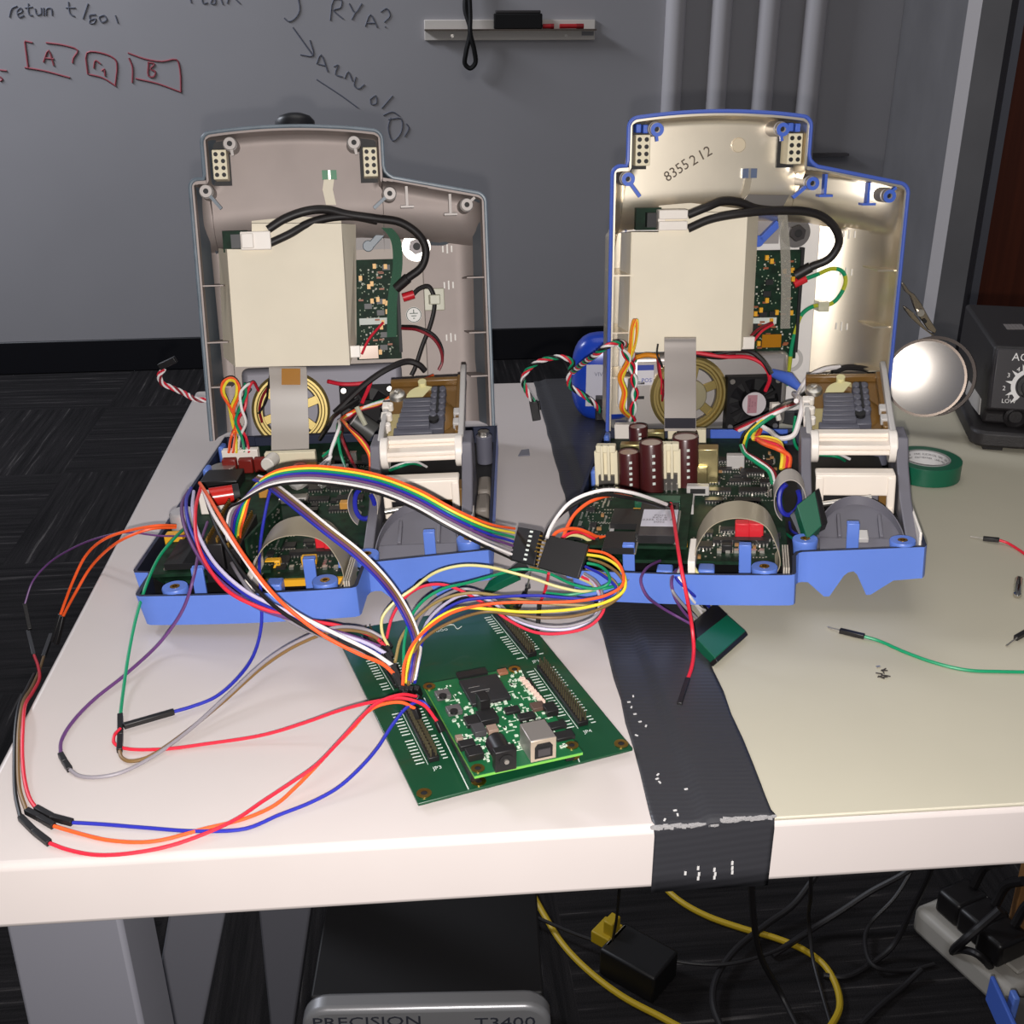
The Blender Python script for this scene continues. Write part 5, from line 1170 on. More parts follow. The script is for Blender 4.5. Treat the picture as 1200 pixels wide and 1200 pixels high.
# loop bundle
lp = thing('looped_ribbon', 'bundle of coloured wires looping right from a black connector and back to the carrier board', 'ribbon cable', T(600,710,0))
LOOPS = [('orange',[(690,645,.052),(708,648,.054),(722,657,.054),(730,671,.052),(729,686,.048),(712,697,.044),(680,704,.042),(640,706,.042),(600,706,.042),(565,709,.042),(530,718,.040),(503,735,.036),(484,755,.03),(474,778,.023),(472,803,.0165)]),
 ('yellow',[(688,650,.05),(706,653,.052),(722,662,.052),(732,676,.05),(731,692,.046),(714,704,.042),(685,712,.040),(650,716,.040),(610,717,.040),(575,714,.040),(540,713,.040),(512,725,.037),(490,747,.031),(479,775,.023),(476,800,.0165)]),
 ('brown',[(690,655,.048),(706,660,.049),(722,670,.049),(731,684,.047),(726,699,.043),(702,714,.038),(672,722,.036),(640,724,.036),(605,721,.036),(570,717,.036),(536,726,.035),(505,742,.031),(486,762,.026),(479,786,.02),(479,803,.0165)]),
 ('green',[(688,660,.046),(702,663,.046),(713,673,.046),(713,684,.044),(698,690,.04),(672,685,.04),(640,671,.042),(610,667,.042),(580,674,.042),(548,683,.042),(519,690,.042),(496,704,.038),(481,724,.032),(474,752,.026),(473,785,.019)]),
 ('olive',[(687,666,.043),(703,671,.043),(720,682,.043),(724,697,.04),(706,708,.036),(670,709,.035),(630,706,.036),(590,699,.037),(550,695,.037),(515,704,.035),(488,724,.031),(470,748,.026),(463,776,.019)]),
 ('grey',[(685,672,.04),(699,682,.04),(706,700,.038),(700,720,.032),(675,732,.026),(640,734,.025),(605,724,.027),(575,700,.03),(545,690,.032),(515,701,.031),(494,722,.028),(484,750,.023),(483,785,.018)]),
 ('lavender',[(684,674,.038),(697,686,.038),(703,704,.034),(697,722,.029),(672,736,.023),(638,737,.022),(603,726,.025),(574,704,.028),(545,697,.029),(520,709,.028),(500,730,.024),(492,760,.02),(488,792,.017)]),
 ('pink',[(682,676,.038),(697,684,.038),(706,698,.036),(707,716,.03),(692,733,.022),(660,742,.018),(627,741,.018),(595,726,.023),(577,713,.027),(558,702,.03),(540,692,.034),(518,685,.036),(496,687,.036),(475,700,.034),(460,722,.028),(453,748,.02)]),
 ('pale',[(680,678,.036),(691,683,.037),(697,689,.037),(684,693,.038),(655,688,.042),(625,678,.046),(600,671,.05),(570,664,.052),(540,663,.052),(510,671,.05),(484,690,.045),(462,706,.038),(448,724,.03),(448,742,.023),(455,757,.018)]),
 ('blue',[(686,664,.045),(706,674,.045),(722,690,.042),(704,702,.039),(668,701,.04),(630,698,.041),(580,700,.041),(540,705,.039),(512,722,.034),(496,748,.027),(491,775,.021),(486,800,.0165)])]
for c, l in LOOPS: build('ribbon_wire', MB().tube(catmull(pts3(l),6), .00105, 8), wm(c), lp, label=c+' strand')
hb, P, n = slab('connector_housing', [(642,627),(690,638),(677.5,678),(630,665)], (.066,.064,.045,.047), .004, M_house, lp)
mb = MB(); F = Frame(P[0],(P[1]-P[0]).normalized(),(P[3]-P[0]).normalized(),n)
for i in range(9): mb.box(F,(-.006,.001),(.0015+.0028*i-.0005,.0015+.0028*i+.0005),(-.0025,-.0015))
build('joining_pins', mb, M_gold, lp, kind='stuff')
p = (P[0]*.3+P[1]*.2+P[2]*.25+P[3]*.25); build('contact_window', MB().box(Frame(p,F.X,F.Y,n),(.002,.005),(.002,.004),(0,.0003)), M_silk, lp)
# black ends of the wires plugged in the carrier headers
for i,(px,py) in enumerate(((471,806),(476,806),(481,806),(462,780),(474,812),(488,806))):
    hous(T(px,py,.0175), T(px+4,py+9,.0095), lp)

# short wires between the black connectors and the right instrument
G4 = 'jumper wires of the right instrument'
jumper('white jumper wire arching from the black connectors over the right board', 'white', [(641,630,.066),(645,619,.07),(655,603,.076),(668,589,.084),(688,579,.09),(712,574,.092),(738,577,.088),(762,584,.078),(781,591,.066)], None,(790,595,.052),G4)
jumper('black jumper wire shadowing the white arch over the right board', 'black', [(636,632,.064),(646,615,.068),(662,599,.074),(682,587,.08),(706,580,.082),(735,583,.078),(760,589,.068),(778,595,.056)], None,None,G4)
jumper('orange jumper wire climbing from the blue tray edge to the right board', 'orange', [(660,630,.05),(665,617,.056),(674,602,.062),(688,590,.068),(704,583,.07),(722,580,.066),(740,583,.052)], None,None,G4)
jumper('orange jumper wire making a low loop behind the black connectors', 'orange', [(645,634,.052),(652,624,.056),(664,620,.058),(677,620,.056),(689,624,.052),(700,629,.046),(716,629,.042)], None,None,G4)
jumper('dark orange jumper wire, lower loop by the corner of the right tray', 'red', [(658,631,.05),(668,625,.052),(682,624,.05),(694,630,.046),(703,632,.042),(716,633,.04)], None,None,G4)
jumper('pale yellow jumper wire in the low loop by the right tray', 'pale', [(656,632,.048),(668,627,.05),(682,629,.047),(692,634,.043),(706,637,.04)], None,None,G4)
jumper('red jumper wire dropping from the right board onto the grey tape', 'red', [(786,590,.06),(789,604,.064),(793,632,.066),(798,664,.062),(805,700,.044),(811,735,.02),(813,760,.009),(811,780,.005),(806,796,.003)], None,(796,826,.0035),G4)
jumper('short green jumper wire with bare tip reaching the front of the right tray', 'green', [(640,695,.03),(665,697,.032),(690,693,.034),(712,689,.036),(730,684,.036)], None,None,G4, r=.0011, pin=((730,684,.036),(737,679,.037)))
jumper('jumper stub with bare pin standing below the black connectors', 'black', [(618,688,.018),(616,694,.014)], (619,687,.02),(607,711,.006),G4, pin=((618,688,.02),(622,670,.034)))
jumper('short orange-red jumper stub hanging below the black connectors', 'red', [(643,672,.045),(641,683,.034),(637,697,.022),(632,708,.014)], None,(630,738,.004),G4, r=.0011)

# ---------- connectors wrapped in green tape ----------
M_gtape = mat('green vinyl tape', (12,88,62), .34)
def taped(label, black, bz, green, gz, tail, tz, th, leads=()):
    root = thing('taped_connector', label, 'connector', T(*green[0],0), 'black connectors wrapped in green tape')
    slab('connector_housing', black, bz, th, M_house, root)
    s_, P, n = slab('tape_wrap', green, gz, th*1.15, M_gtape, root)
    if tail: slab('housing_end', tail, tz, th, M_house, root)
    for c, l in leads: build('lead', MB().tube(catmull(pts3(l),6),.00105,8), wm(c), root, label=c+' lead')
    return root
taped('black connector wrapped in green tape leaning on the grey desk tape, several leads', [(813,728),(838,706),(853,720),(817,749)], (.011,.011,.010,.010), [(816,748),(852,720),(874,739),(838,771)], (.0112,.0112,.0092,.0092), [(838,771),(874,739),(877,744),(841,776)], (.009,.009,.0072,.0072), .0062,
  (('purple',[(783,655,.03),(769,659,.038),(756,668,.043),(751,682,.042),(757,697,.034),(774,711,.02),(791,721,.012),(813,733,.008)]),
   ('purple',[(800,664,.034),(790,672,.042),(787,684,.042),(790,698,.034),(799,714,.022),(811,728,.010)]),
   ('grey',[(798,666,.034),(787,676,.042),(788,692,.038),(800,708,.026),(816,724,.011)]),
   ('white',[(797,664,.036),(796,678,.042),(805,694,.034),(820,712,.016),(826,715,.0095)]),
   ('white',[(799,668,.036),(800,686,.038),(811,702,.026),(822,718,.0095)]),
   ('blue',[(792,668,.036),(794,680,.042),(810,695,.032),(831,711,.0095)]),
   ('pale',[(803,656,.028),(811,660,.04),(818,673,.042),(827,690,.03),(837,708,.0095)]),
   ('black',[(803,662,.03),(806,676,.036),(815,694,.028),(828,714,.0095)])))
taped('black connector wrapped in green tape standing in the right instrument by the paper bowl', [(925,604),(934,594),(947,631),(940,636)], (.052,.058,.046,.042), [(934,592),(955,575),(963,616),(946,632)], (.064,.070,.056,.050), [(955,575),(960,572),(970,612),(963,616)], (.070,.071,.056,.056), .008,
  (('green',[(922,626,.03),(930,631,.036),(940,632,.042)]),('blue',[(925,612,.03),(928,622,.036),(938,628,.042)])))
taped('black connector with dark green tape band lying under the looped wires', [(598,665),(612,655),(619,664),(607,673)], (.026,.03,.028,.024), [(566,692),(573,681),(598,665),(606,673)], (.006,.010,.026,.023), None, None, .005)
r = thing('loose_plug', 'small black loose plug lying behind the carrier board by the left tray', 'connector', T(532,700,0))
build('housing', MB().tube([T(521,707,.005),T(544,692,.008)],.0034,4), M_house, r); build('end_window', MB().tube([T(541,694,.0112),T(545,691,.0115)],.001,4), M_tin, r)

# ---------- twisted sensor leads ----------
def twist(parent, path, cols, r=.0011, R=.0016, pitch=.022):
    P = catmull(path,14); s_ = [0]
    for a, b in zip(P,P[1:]): s_.append(s_[-1]+(b-a).length)
    for i, c in enumerate(cols):
        Q = []; u = (P[1]-P[0]).orthogonal().normalized()
        for k, p in enumerate(P):
            t = (P[min(k+1,len(P)-1)]-P[max(k-1,0)]).normalized(); u = (u-t*u.dot(t)).normalized(); w = t.cross(u)
            a = 2*math.pi*(s_[k]/pitch+i/len(cols)); Q.append(p+u*math.cos(a)*R+w*math.sin(a)*R)
        build('twisted_wire', MB().tube(Q,r,7), wm(c), parent, label=c+' strand')
r = thing('twisted_lead', 'twisted red, white, green and black lead with small black plug behind the right instrument', 'cable', T(640,480,0))
twist(r, [V(626,472,1.06),V(617,458,1.06),V(613,444,1.06),V(622,430,1.06),V(640,421,1.06),V(660,419,1.06),V(671,425,1.06),V(667,438,1.06),V(668,452,1.06),V(680,461,1.06),V(694,471,1.06),V(704,482,1.07)], ('red','white','black','green'))
A, B = V(625,470,1.06), V(629,492,1.06); F, l = axisframe(A,B,(0,-1,0)); build('plug', MB().box(F,(0,l),(-.0042,.0042),(-.003,.003)).box(F,(.001,l*.5),(.0042,.0062),(-.002,.002)), M_house, r, bevel=.0006)
r = thing('twisted_lead', 'twisted lead arching out of the right instrument past its blue edge', 'cable', T(700,480,0))
twist(r, [V(748,440,1.03),V(744,422,1.02),V(737,408,1.0),V(725,402,.965),V(711,406,.958),V(698,416,.97),V(686,424,1.0),V(676,432,1.03),V(671,436,1.045)], ('black','white','red','green'))
r = thing('twisted_lead', 'twisted red and white lead poking out behind the left instrument', 'cable', T(210,470,0))
twist(r, [V(192,432,1.06),V(187,440,1.06),V(190,449,1.06),V(203,455,1.06),V(216,461,1.06),V(230,468,1.05),V(244,469,1.05)], ('white','darkred','white','red'))
A, B = V(191,428,1.06), V(206,421,1.06); F, l = axisframe(A,B,(0,-1,0)); build('plug', MB().box(F,(-.004,l),(-.003,.003),(-.003,.003)), M_house, r, bevel=.0006)

# blue rounded housing behind the right instrument
c = T(710,497,0); r = thing('rounded_blue_housing', 'glossy blue rounded plastic housing with white sticker behind the right instrument', 'housing', (c.x,c.y+.01,0))
rows = []; n = 28
def sq(c_, e): return math.copysign(abs(c_)**e, c_)
for i in range(17):
    a = -math.pi/2+math.pi*i/16; rows.append([Vector((c.x+.036*sq(math.cos(a),.6)*sq(math.cos(b),.7), c.y+.02+.024*sq(math.cos(a),.6)*sq(math.sin(b),.7), .0455+.0455*sq(math.sin(a),.75))) for b in [2*math.pi*k/n for k in range(n+1)]])
build('body', MB().grid(rows), mat('glossy blue plastic',(24,62,170),.28), r, angle=60)
yb = c.y+.02-.0245; bf = Frame((c.x-.01,yb,.045),(1,0,0),(0,0,1),(0,-1,0))
build('sticker', MB().box(bf,(-.012,.026),(-.024,.020),(0,.0006)), mat('off white sticker',(190,188,196),.5), r, bevel=.0003)
build('sticker_print', MB().text('VIVIT',bf,.003,.010,.0008,.006), mat('sticker ink',(110,110,130),.6), r)
build('socket', MB().box(bf,(-.002,.010),(-.036,-.012),(.0,.010)), M_house, r, bevel=.0008)
# ---------- right side of the desk ----------
MZ = .0027
G5 = 'jumper wires on the bench mat'
jumper('short red jumper wire with bare pin, far right on the bench mat', 'red', [(1171,633,MZ+.003),(1180,636,MZ+.002),(1192,643,MZ+.0012),(1206,653,MZ+.0012),(1222,664,MZ+.0012)], (1152,631,MZ+.0022),None,G5,pin=((1153,631,MZ+.0022),(1137,629,MZ+.001)))
jumper('long green jumper wire curving across the bench mat', 'green', [(1013,746,MZ+.002),(1030,751,MZ+.0012),(1060,764,MZ+.0011),(1090,775,MZ+.0011),(1120,783,MZ+.0011),(1140,786,MZ+.0011),(1170,787,MZ+.0011),(1210,788,MZ+.0011),(1240,790,MZ+.0011)], (984,739,MZ+.0018),None,G5,pin=((985,739,MZ+.0018),(970,735,MZ+.0008)))
jumper('jumper wire end with bare pin at the right edge of the bench mat', 'black', [(1204,740,MZ+.003),(1215,733,MZ+.002),(1230,726,MZ+.0012)], (1190,748,MZ+.002),None,G5,pin=((1191,748,MZ+.002),(1179,757,MZ+.0008)))
for l in ('green',): pass
P0, P1 = T(1192,698,MZ+.003), T(1194,678,MZ+.003); F, l = axisframe(P0,P1); F = Frame(P0,F.Y,F.Z,F.X)
build('metal_ferrule', MB().lathe(F,(0,0,0),[(.0001,-.001),(.002,0),(.003,.001),(.003,l*.92),(.002,l),(.0001,l+.0006)],18), mat('polished steel',(210,206,200),.12,1.0), label='small polished metal ferrule lying right on the bench mat', cat='ferrule')
mb = MB(); rnd = random.Random(5)
for i in range(9):
    P = T(1035+rnd.uniform(-5,5),790+rnd.uniform(-5,5),MZ+.0003); F = zframe(P,rnd.uniform(0,3)); mb.box(F,(-.0022,.0022),(-.0003,.0003),(0,.0006))
build('wire_shavings', mb, mat('dark wire scraps',(60,54,48),.5), label='tiny heap of dark wire shavings on the bench mat', cat='shavings', kind='stuff')
mb = MB(); P = T(1029,782,MZ+.0002); mb.box(zframe(P,.3),(-.0014,.0014),(-.0007,.0007),(0,.0008)); build('solder_crumb', mb, M_tin, label='tiny bright solder crumb beside the wire shavings', cat='solder crumb')
q = [T(x,y,.0012) for x,y in ((607,534),(611,527),(620,526),(621,533))]
build('tape_scrap', MB().hexa([p-UP*.0008 for p in q], q), mat('clear bluish scrap',(140,140,150),.15,alpha=.7), label='small clear tape scrap lying between the two instruments', cat='scrap')
# tape roll
f0 = T(1096,572,MZ); R0 = .0312; F = zframe((f0.x,f0.y+R0,MZ)); hT = .0165
r = thing('tape_roll', 'roll of green vinyl tape standing flat beside the right instrument', 'tape roll', F.O)
build('tape_winding', MB().lathe(F,(0,0,0),[(.0212,0),(R0,0),(R0,hT),(.0212,hT),(.0212,0)],48), mat('green vinyl roll',(14,92,66),.36,var=.04), r, bevel=.0004)
build('core', MB().lathe(F,(0,0,0),[(.0196,.0005),(.0212,.0005),(.0212,hT+.0004),(.0196,hT+.0004),(.0196,.0005)],40), mat('grey card core',(150,150,148),.6), r)
core_in = build('core_label', MB().lathe(F,(0,0,0),[(.01945,.001),(.0196,.001),(.0196,hT-.0005),(.01945,hT-.0005),(.01945,.001)],40), mat('white core paper',(206,204,204),.6), r)
mb = MB(); words = 'MADE IN U.S.A.  VINYL ELECTRICAL TAPE  600V '; rr = .0192
for row, (wd_, sz, z0) in enumerate(((words,.0026,hT-.0035),('FLAME RETARDANT  COLD WEATHER  LEAD FREE  ',.0024,hT-.0068))):
    for i, ch_ in enumerate(wd_):
        if ch_ == ' ': continue
        a = math.radians(165-i*3.9); ca, sa = math.cos(a), math.sin(a)
        mb.text(ch_, Frame(F.pt(rr*ca,rr*sa,z0), (sa,-ca,0),(0,0,1),(-ca,-sa,0)),0,0,0,sz)
build('core_print', mb, mat('black core print',(40,40,42),.6), r)
# magnifier on a helping hand
YM = 1.085
c = V(1085,443,YM); n = (CAM-c).normalized(); n = (n+Vector((-.12,0,.05))).normalized()
mx_ = Vector((0,0,1)).cross(n).normalized(); MF = Frame(c,mx_,n.cross(mx_),n)
r = thing('magnifier', 'round glass magnifier in a metal ring with alligator clip behind the right instrument', 'magnifier', (c.x-.115,c.y+.045,0))
Rm = .0365; gl = bpy.data.materials.new('magnifier glass'); gl.use_nodes = True; b_ = gl.node_tree.nodes['Principled BSDF']
b_.inputs['Base Color'].default_value = (*lin((196,190,182)),1); b_.inputs['Metallic'].default_value = .92; b_.inputs['Roughness'].default_value = .3
prof = [(.0001,-.0012)]+[(Rm*i/12,-.0012+.0042*(i/12)**2) for i in range(1,13)]
build('lens', MB().lathe(MF,(0,0,0),prof,56), gl, r, angle=60)
build('lens_back', MB().lathe(MF,(0,0,-.004),[(.0001,0),(Rm,.0),(Rm,.002)],48), mat('dark lens back',(40,36,34),.5), r)
build('ring', MB().lathe(MF,(0,0,0),[(Rm-.0005,-.006),(Rm+.0018,-.006),(Rm+.0018,.0042),(Rm-.0005,.0042),(Rm-.0005,-.006)],56), mat('dark chrome ring',(110,100,92),.25,1.0), r)
build('frame_band', MB().lathe(MF,(.006,.003,-.016),[(Rm,0),(Rm+.003,0),(Rm+.003,.008),(Rm,.008),(Rm,0)],48), mat('brown metal band',(46,37,32),.45,.5), r)
mcl = mat('nickel clip',(176,164,148),.25,1.0)
CF = Frame(V(1094,392,YM),(1,0,0),(0,0,1),(0,-1,0))
def cq(px,py): return CF.hit(px,py,0)
up_ = [cq(*p) for p in ((1096,391),(1098,387),(1088,371),(1080,356),(1072,345),(1066,341),(1059,331),(1056,332),(1061,342),(1067,347),(1072,362),(1078,372),(1088,387))]
lo_ = [cq(*p) for p in ((1096,393),(1088,388),(1078,376),(1070,366),(1064,361),(1059,359),(1061,364),(1068,373),(1080,384),(1092,393))]
build('clip_jaw', MB().prism(CF,up_,-.004,.0), mcl, r, bevel=.0006); build('clip_jaw', MB().prism(CF,lo_,-.0055,.0015), mcl, r, bevel=.0006)
a, b = cq(1078,366); build('clip_hinge', MB().cyl(CF,(a,b,-.001),.0035,.004,16), M_tin, r); a, b = cq(1083,376); build('clip_hole', MB().cyl(CF,(a,b,.0015),.0022,.0006,6), M_dark, r)
pole = Vector((c.x-.115,c.y+.045,0))
build('stand_arm', MB().tube([pole,pole+UP*.13],.003,10), M_tin, r)
build('lens_arm', MB().tube([c-n*.012,pole+UP*.055],.003,10), M_tin, r)
build('stand_foot', MB().cyl(zframe(pole),(0,0,MZ),.026,.014,28), mat('cast iron foot',(40,40,42),.6), r, bevel=.001)
# soldering station
A, B = T(1137,527,MZ), T(1112,474,MZ); Y = (B-A).normalized(); X = Vector((Y.y,-Y.x,0)); SF = Frame((A.x,A.y,MZ),X,Y,UP)
r = thing('soldering_station', 'black soldering station with white dial scale at the right edge of the desk', 'soldering station', SF.pt(.08,.08,0))
M_stn = mat('textured black casing',(32,29,30),.5,bump=.25,bscale=900)
ft = [(.0,.012),(.004,.004),(.012,0),(.17,0),(.17,.2),(.0,.2)]
build('base_tray', MB().prism(SF,ft,.003,.019), M_stn, r, bevel=.003); build('foot', MB().box(SF,(.012,.03),(.004,.02),(0,.003)), M_house, r)
build('foot', MB().box(SF,(.14,.16),(.16,.18),(0,.003)), M_house, r)
build('casing', MB().prism(Frame(SF.pt(.012,0,0),SF.Y,SF.Z,SF.X),[(.026,.019),(.2,.019),(.2,.0955),(.03,.0955),(.018,.036),(.026,.032)],0,.16), M_stn, r, bevel=.003)
STP = Frame(SF.pt(.0,.0182,.036), SF.X, (SF.Z*.0595+SF.Y*.012).normalized(), SF.X.cross((SF.Z*.0595+SF.Y*.012).normalized()))
build('front_panel', MB().box(STP,(.014,.16),(.001,.059),(0,.003)), mat('charcoal front panel',(44,41,44),.45), r, bevel=.004)
mb = MB(); dcx, dcy = STP.hit(1206,453,.003)
mb.text('AO',STP,STP.hit(1186,418.5,.003)[0],STP.hit(1187,418.5,.003)[1],.0033,.0105,align='LEFT')
for t, px, py, s_ in (('4',1193.5,433,.0062),('3',1182,440,.0062),('2',1176.5,455,.0062),('1',1182,464.5,.0062),('LOW',1182,470.3,.0056)): mb.text(t,STP,*STP.hit(px,py,.003),.0033,s_)
mb.lathe(STP,(dcx,dcy,.0031),[(.0125,0),(.0165,0),(.0165,.0003),(.0125,.0003)],40,0,math.radians(100),math.radians(235))
for a in (112,140,170,205,228):
    G = STP.sub(dcx,dcy,.0031,math.radians(a)); mb.prism(G,[(.0155,-.0018),(.0225,0),(.0155,.0018)],0,.0004)
build('dial_print', mb, mat('white panel print',(226,224,222),.5), r)
kb = build('dial_knob', MB().cyl(STP,(dcx,dcy,.003),.0115,.012,28,0,.0095), M_house, r, bevel=.0008)
u, v = STP.hit(1192,487,0); G = Frame(SF.pt(u,.026,.0285),SF.X,SF.Z,-SF.Y); build('jack', MB().lathe(G,(0,0,0),[(.0001,.004),(.006,.004),(.0085,.008),(.011,.006),(.011,0)],24), M_stn, r)
G = Frame(SF.pt(.0118,0,0),SF.Y,SF.Z,-SF.X)
qa = [G.hit(*p,.0) for p in ((1136,446),(1150,467),(1148,486),(1131,464))]; build('spec_sticker', MB().prism(G,qa,0,.0006), mat('grey spec sticker',(178,174,170),.5), r)
G2_ = SF.sub(0,0,.1385); mb = MB()
for i in range(5): u, v = SF.hit(1180+i*4.5,386,.0955); mb.box(SF,(u,u+.0035),(v,v+.02),(.0953,.0959))
build('top_vent_mark', mb, mat('grey vent mark',(120,114,112),.5), r)

# ---------- under the desk ----------
TZP = -.36
A, B = T(352,1180,TZP), T(646,1174,TZP); F, wd = axisframe(A,B); PF_ = Frame(A,F.X,F.Y,UP)
r = thing('computer_tower', 'black computer tower with silver front bezel standing on the carpet under the desk', 'computer', PF_.pt(wd/2,.2,FZ-TZP))
ht = TZP-FZ
build('cabinet', MB().box(PF_,(.006,wd-.006),(.014,.52),(-ht,-.004)), mat('satin black steel',(16,15,16),.55), r, bevel=.002)
fr_ = []
for cx, a0 in ((.022,180),(wd-.022,90)): fr_ += [(cx+.022*math.cos(math.radians(a0-i*15)), -.022+.022*math.sin(math.radians(a0-i*15))) for i in range(7)]
BFc = Frame(PF_.pt(0,.016,0),PF_.X,UP,-PF_.Y)
build('front_bezel', MB().prism(BFc,fr_+[(wd,-ht),(0,-ht)],0,.020), mat('silver bezel plastic',(150,150,152),.35,.5), r, bevel=.005, seg=3)
mb = MB(); p_ = BFc.hit(430,1198,.0205); q_ = BFc.hit(592,1199,.0205)
mb.text('PRECISION',BFc,p_[0],p_[1],.0205,.015,sx=1.25,th=.0002); mb.text('T3400',BFc,q_[0],q_[1],.0205,.0165,sx=1.2,th=.0002)
build('bezel_lettering', mb, mat('dark bezel lettering',(44,46,54),.5), r)
def fcable(name, label, cat, col, l, rad, group=None, m=None):
    rad = rad*(1 if cat == 'cable' and 'yellow' in col[0] else .72); P = [T(x,y,FZ+rad+z) for x,y,z in l]; return build(name, MB().tube(catmull(P,8),rad,9), m or mat(col[0],col[1],.5), label=label, cat=cat, group=group)
yl = ('yellow network cable jacket',(190,160,30)); bk = ('black power cable jacket',(30,28,30))
fcable('network_cable','yellow network cable on the carpet beside the computer tower','cable',yl,[(620,1040,0),(640,1076,0),(660,1107,0),(690,1138,0),(730,1168,0),(775,1192,0),(830,1222,0)],.005,'yellow network cables under the desk')
fcable('network_cable','yellow network cable curling under the taped middle of the desk','cable',yl,[(765,1020,0),(780,1041,0),(800,1058,0),(830,1074,0),(870,1088,0),(905,1098,0),(940,1112,0),(965,1130,0),(980,1155,0),(984,1180,0),(975,1200,0),(955,1225,0)],.005,'yellow network cables under the desk')
g = 'black cables under the desk'
fcable('black_cable','thin black cable sagging from the tower past the adapter','cable',bk,[(610,1066,.02),(640,1080,.02),(690,1100,.02),(740,1112,.02),(790,1126,.02),(850,1130,.02),(905,1116,.02),(945,1095,.02)],.004,g)
fcable('black_cable','black cable dropping straight down below the grey tape','cable',bk,[(878,980,.4),(880,1030,.3),(884,1085,.2),(893,1125,.1),(915,1165,.02),(935,1205,0)],.006,g)
fcable('black_cable','black cable winding back from the yellow cable toward the frame bottom','cable',bk,[(960,1020,.05),(930,1060,.02),(900,1082,.01),(860,1115,.01),(838,1150,.01),(836,1180,.01),(850,1215,0)],.007,g)
fcable('black_cable','thick black cable running left from the power strip end','cable',bk,[(1110,985,.16),(1062,1022,.1),(1020,1045,.06),(985,1068,.03),(958,1085,.012),(935,1100,.01),(905,1120,.0)],.007,g)
fcable('black_cable','black cable looping in front of the power strip','cable',bk,[(1100,985,.3),(1090,1022,.2),(1068,1068,.08),(1045,1110,.012),(1020,1130,.0),(990,1145,0),(965,1143,0)],.006,g)
fcable('black_cable','second thin black cable looping before the power strip','cable',bk,[(1085,990,.12),(1050,1050,.05),(1018,1085,.012),(1014,1110,.01),(1024,1132,.01),(1060,1138,0),(1095,1130,0)],.0045,g)
fcable('black_cable','black cable on the carpet leading toward the blue frame','cable',bk,[(1080,1136,.01),(1060,1155,.0),(1030,1180,0),(1008,1202,0)],.006,g)
fcable('black_cable','black cable falling vertically from the desk left of the power strip','cable',bk,[(950,985,.3),(950,1046,.2),(948,1080,.05),(952,1120,.01),(962,1160,0),(975,1205,0)],.004,g)
fcable('black_cable','thin black lead hanging to the yellow plug','cable',bk,[(729,1000,.4),(726,1040,.3),(722,1080,.16),(718,1102,.08)],.0028,g)
r = thing('power_adapter','black adapter block with yellow plug lying on the carpet','adapter',T(740,1135,FZ))
F = zframe(T(742,1140,FZ), math.radians(-38)); build('block', MB().box(F,(-.04,.055),(-.034,.034),(0,.05)), mat('black adapter plastic',(17,16,17),.5), r, bevel=.004)
F2 = zframe(T(714,1120,FZ), math.radians(-38)); build('yellow_plug', MB().box(F2,(-.022,.010),(-.020,.020),(.03,.052)).box(F2,(-.006,.010),(-.012,.012),(.03,.075)), mat('yellow plug plastic',(176,148,26),.5), r, bevel=.002); build('plug_rim', MB().box(F2,(.010,.014),(-.026,.022),(.028,.05)), M_lgrey, r)
zt = FZ+.05
A, B = T(1074,1062,zt), T(1168,1146,zt); F, l = axisframe(A,B); PS = Frame((A.x,A.y,FZ),F.X,F.Y,UP)
r = thing('power_strip','pale grey power strip full of black plugs under the right end of the desk','power strip',PS.pt(l/2,.04,0))
build('strip_body', MB().box(PS,(-.004,l+.03),(-.002,.12),(.0,.05)), mat('aged grey plastic',(168,164,156),.5), r, bevel=.012, seg=3)
build('raised_rib', MB().box(PS,(.03,l+.01),(.03,.11),(.05,.056)), mat('aged grey plastic',(168,164,156),.5), r, bevel=.004)
g = 'black plugs in the power strip'
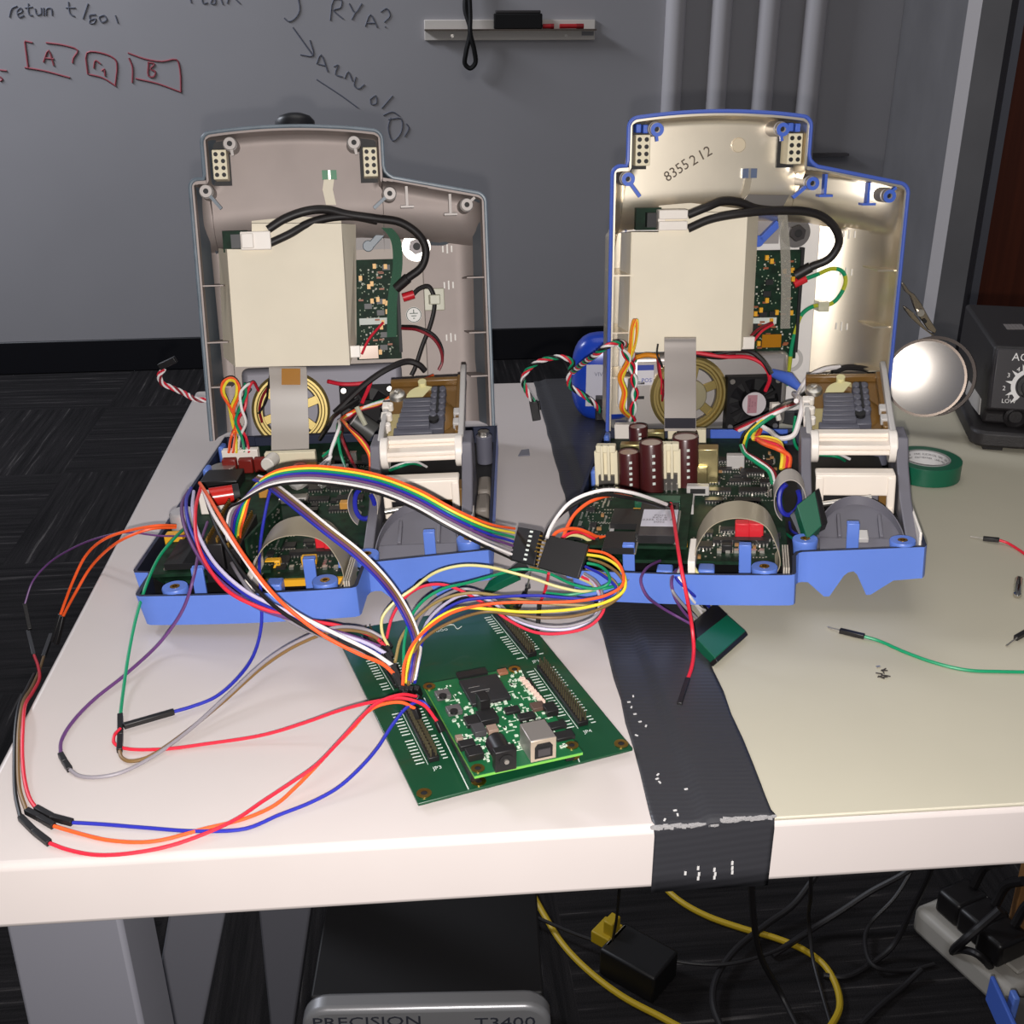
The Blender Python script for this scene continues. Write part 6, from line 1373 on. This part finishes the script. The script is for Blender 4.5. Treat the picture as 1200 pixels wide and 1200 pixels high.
for i,(px,py,lab) in enumerate(((1128,1050,'black plug at the far end of the grey power strip'),(1153,1072,'middle black plug in the grey power strip'),(1176,1096,'nearest black plug in the grey power strip, beside the wooden board'))):
    P = T(px,py,FZ+.09); PQ = Frame((P.x,P.y,FZ+.0565),PS.X,PS.Y,UP)
    t = thing('plug', lab, 'plug', PQ.O, g); build('plug_body', MB().box(PQ,(-.022,.022),(-.03,.03),(0,.042)), M_house, t, bevel=.006); build('cord_neck', MB().tube(catmull([PQ.pt(0,.02,.045),PQ.pt(.004,.03,.08),PQ.pt(.03,.03,.11)],5),.007,9), M_house, t)
fcable('black_cable','thick black cord bending down over the side of the power strip','cable',bk,[(1172,1066,.13),(1150,1085,.1),(1130,1102,.075),(1117,1115,.02),(1119,1120,.0)],.009,'black cables under the desk')
fcable('black_cable','black cord arching beside the power strip toward the blue frame','cable',bk,[(1112,1117,.0),(1128,1113,.05),(1145,1118,.07),(1158,1130,.05),(1166,1146,.0)],.008,'black cables under the desk')
A = T(1192,1142,FZ); F = zframe((A.x,A.y+.02,FZ),-.1)
build('wooden_board', MB().box(F,(-.012,.25),(0,.02),(0,.28)), mat('brown wood board',(132,92,50),.6,var=.2,vscale=25), label='brown wooden board standing beside the power strip', cat='board', bevel=.002)
# corner of another blue tray at the bottom right
zb = -.70; A, B = T(1166,1143,zb), T(1198,1212,zb); F, l = axisframe(A,B); TR = Frame((A.x,A.y,0),F.X,F.Y,UP)
r = thing('blue_tray','corner of a blue plastic tray with metal lining on a stand under the desk','tray',TR.pt(.1,.1,FZ))
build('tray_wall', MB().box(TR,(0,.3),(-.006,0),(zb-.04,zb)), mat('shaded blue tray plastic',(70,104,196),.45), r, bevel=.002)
build('lining', MB().box(TR,(.006,.3),(0,.3),(zb-.04,zb-.03)), mat('dull tray metal',(120,116,110),.4,.7), r)
build('tray_clip', MB().box(TR,(.025,.04),(.008,.016),(zb-.03,zb+.004)), M_blue, r, bevel=.002)
build('tray_stand', MB().box(TR,(.02,.26),(.02,.26),(FZ,zb-.04)), mat('cardboard brown stand',(110,84,56),.7), r)
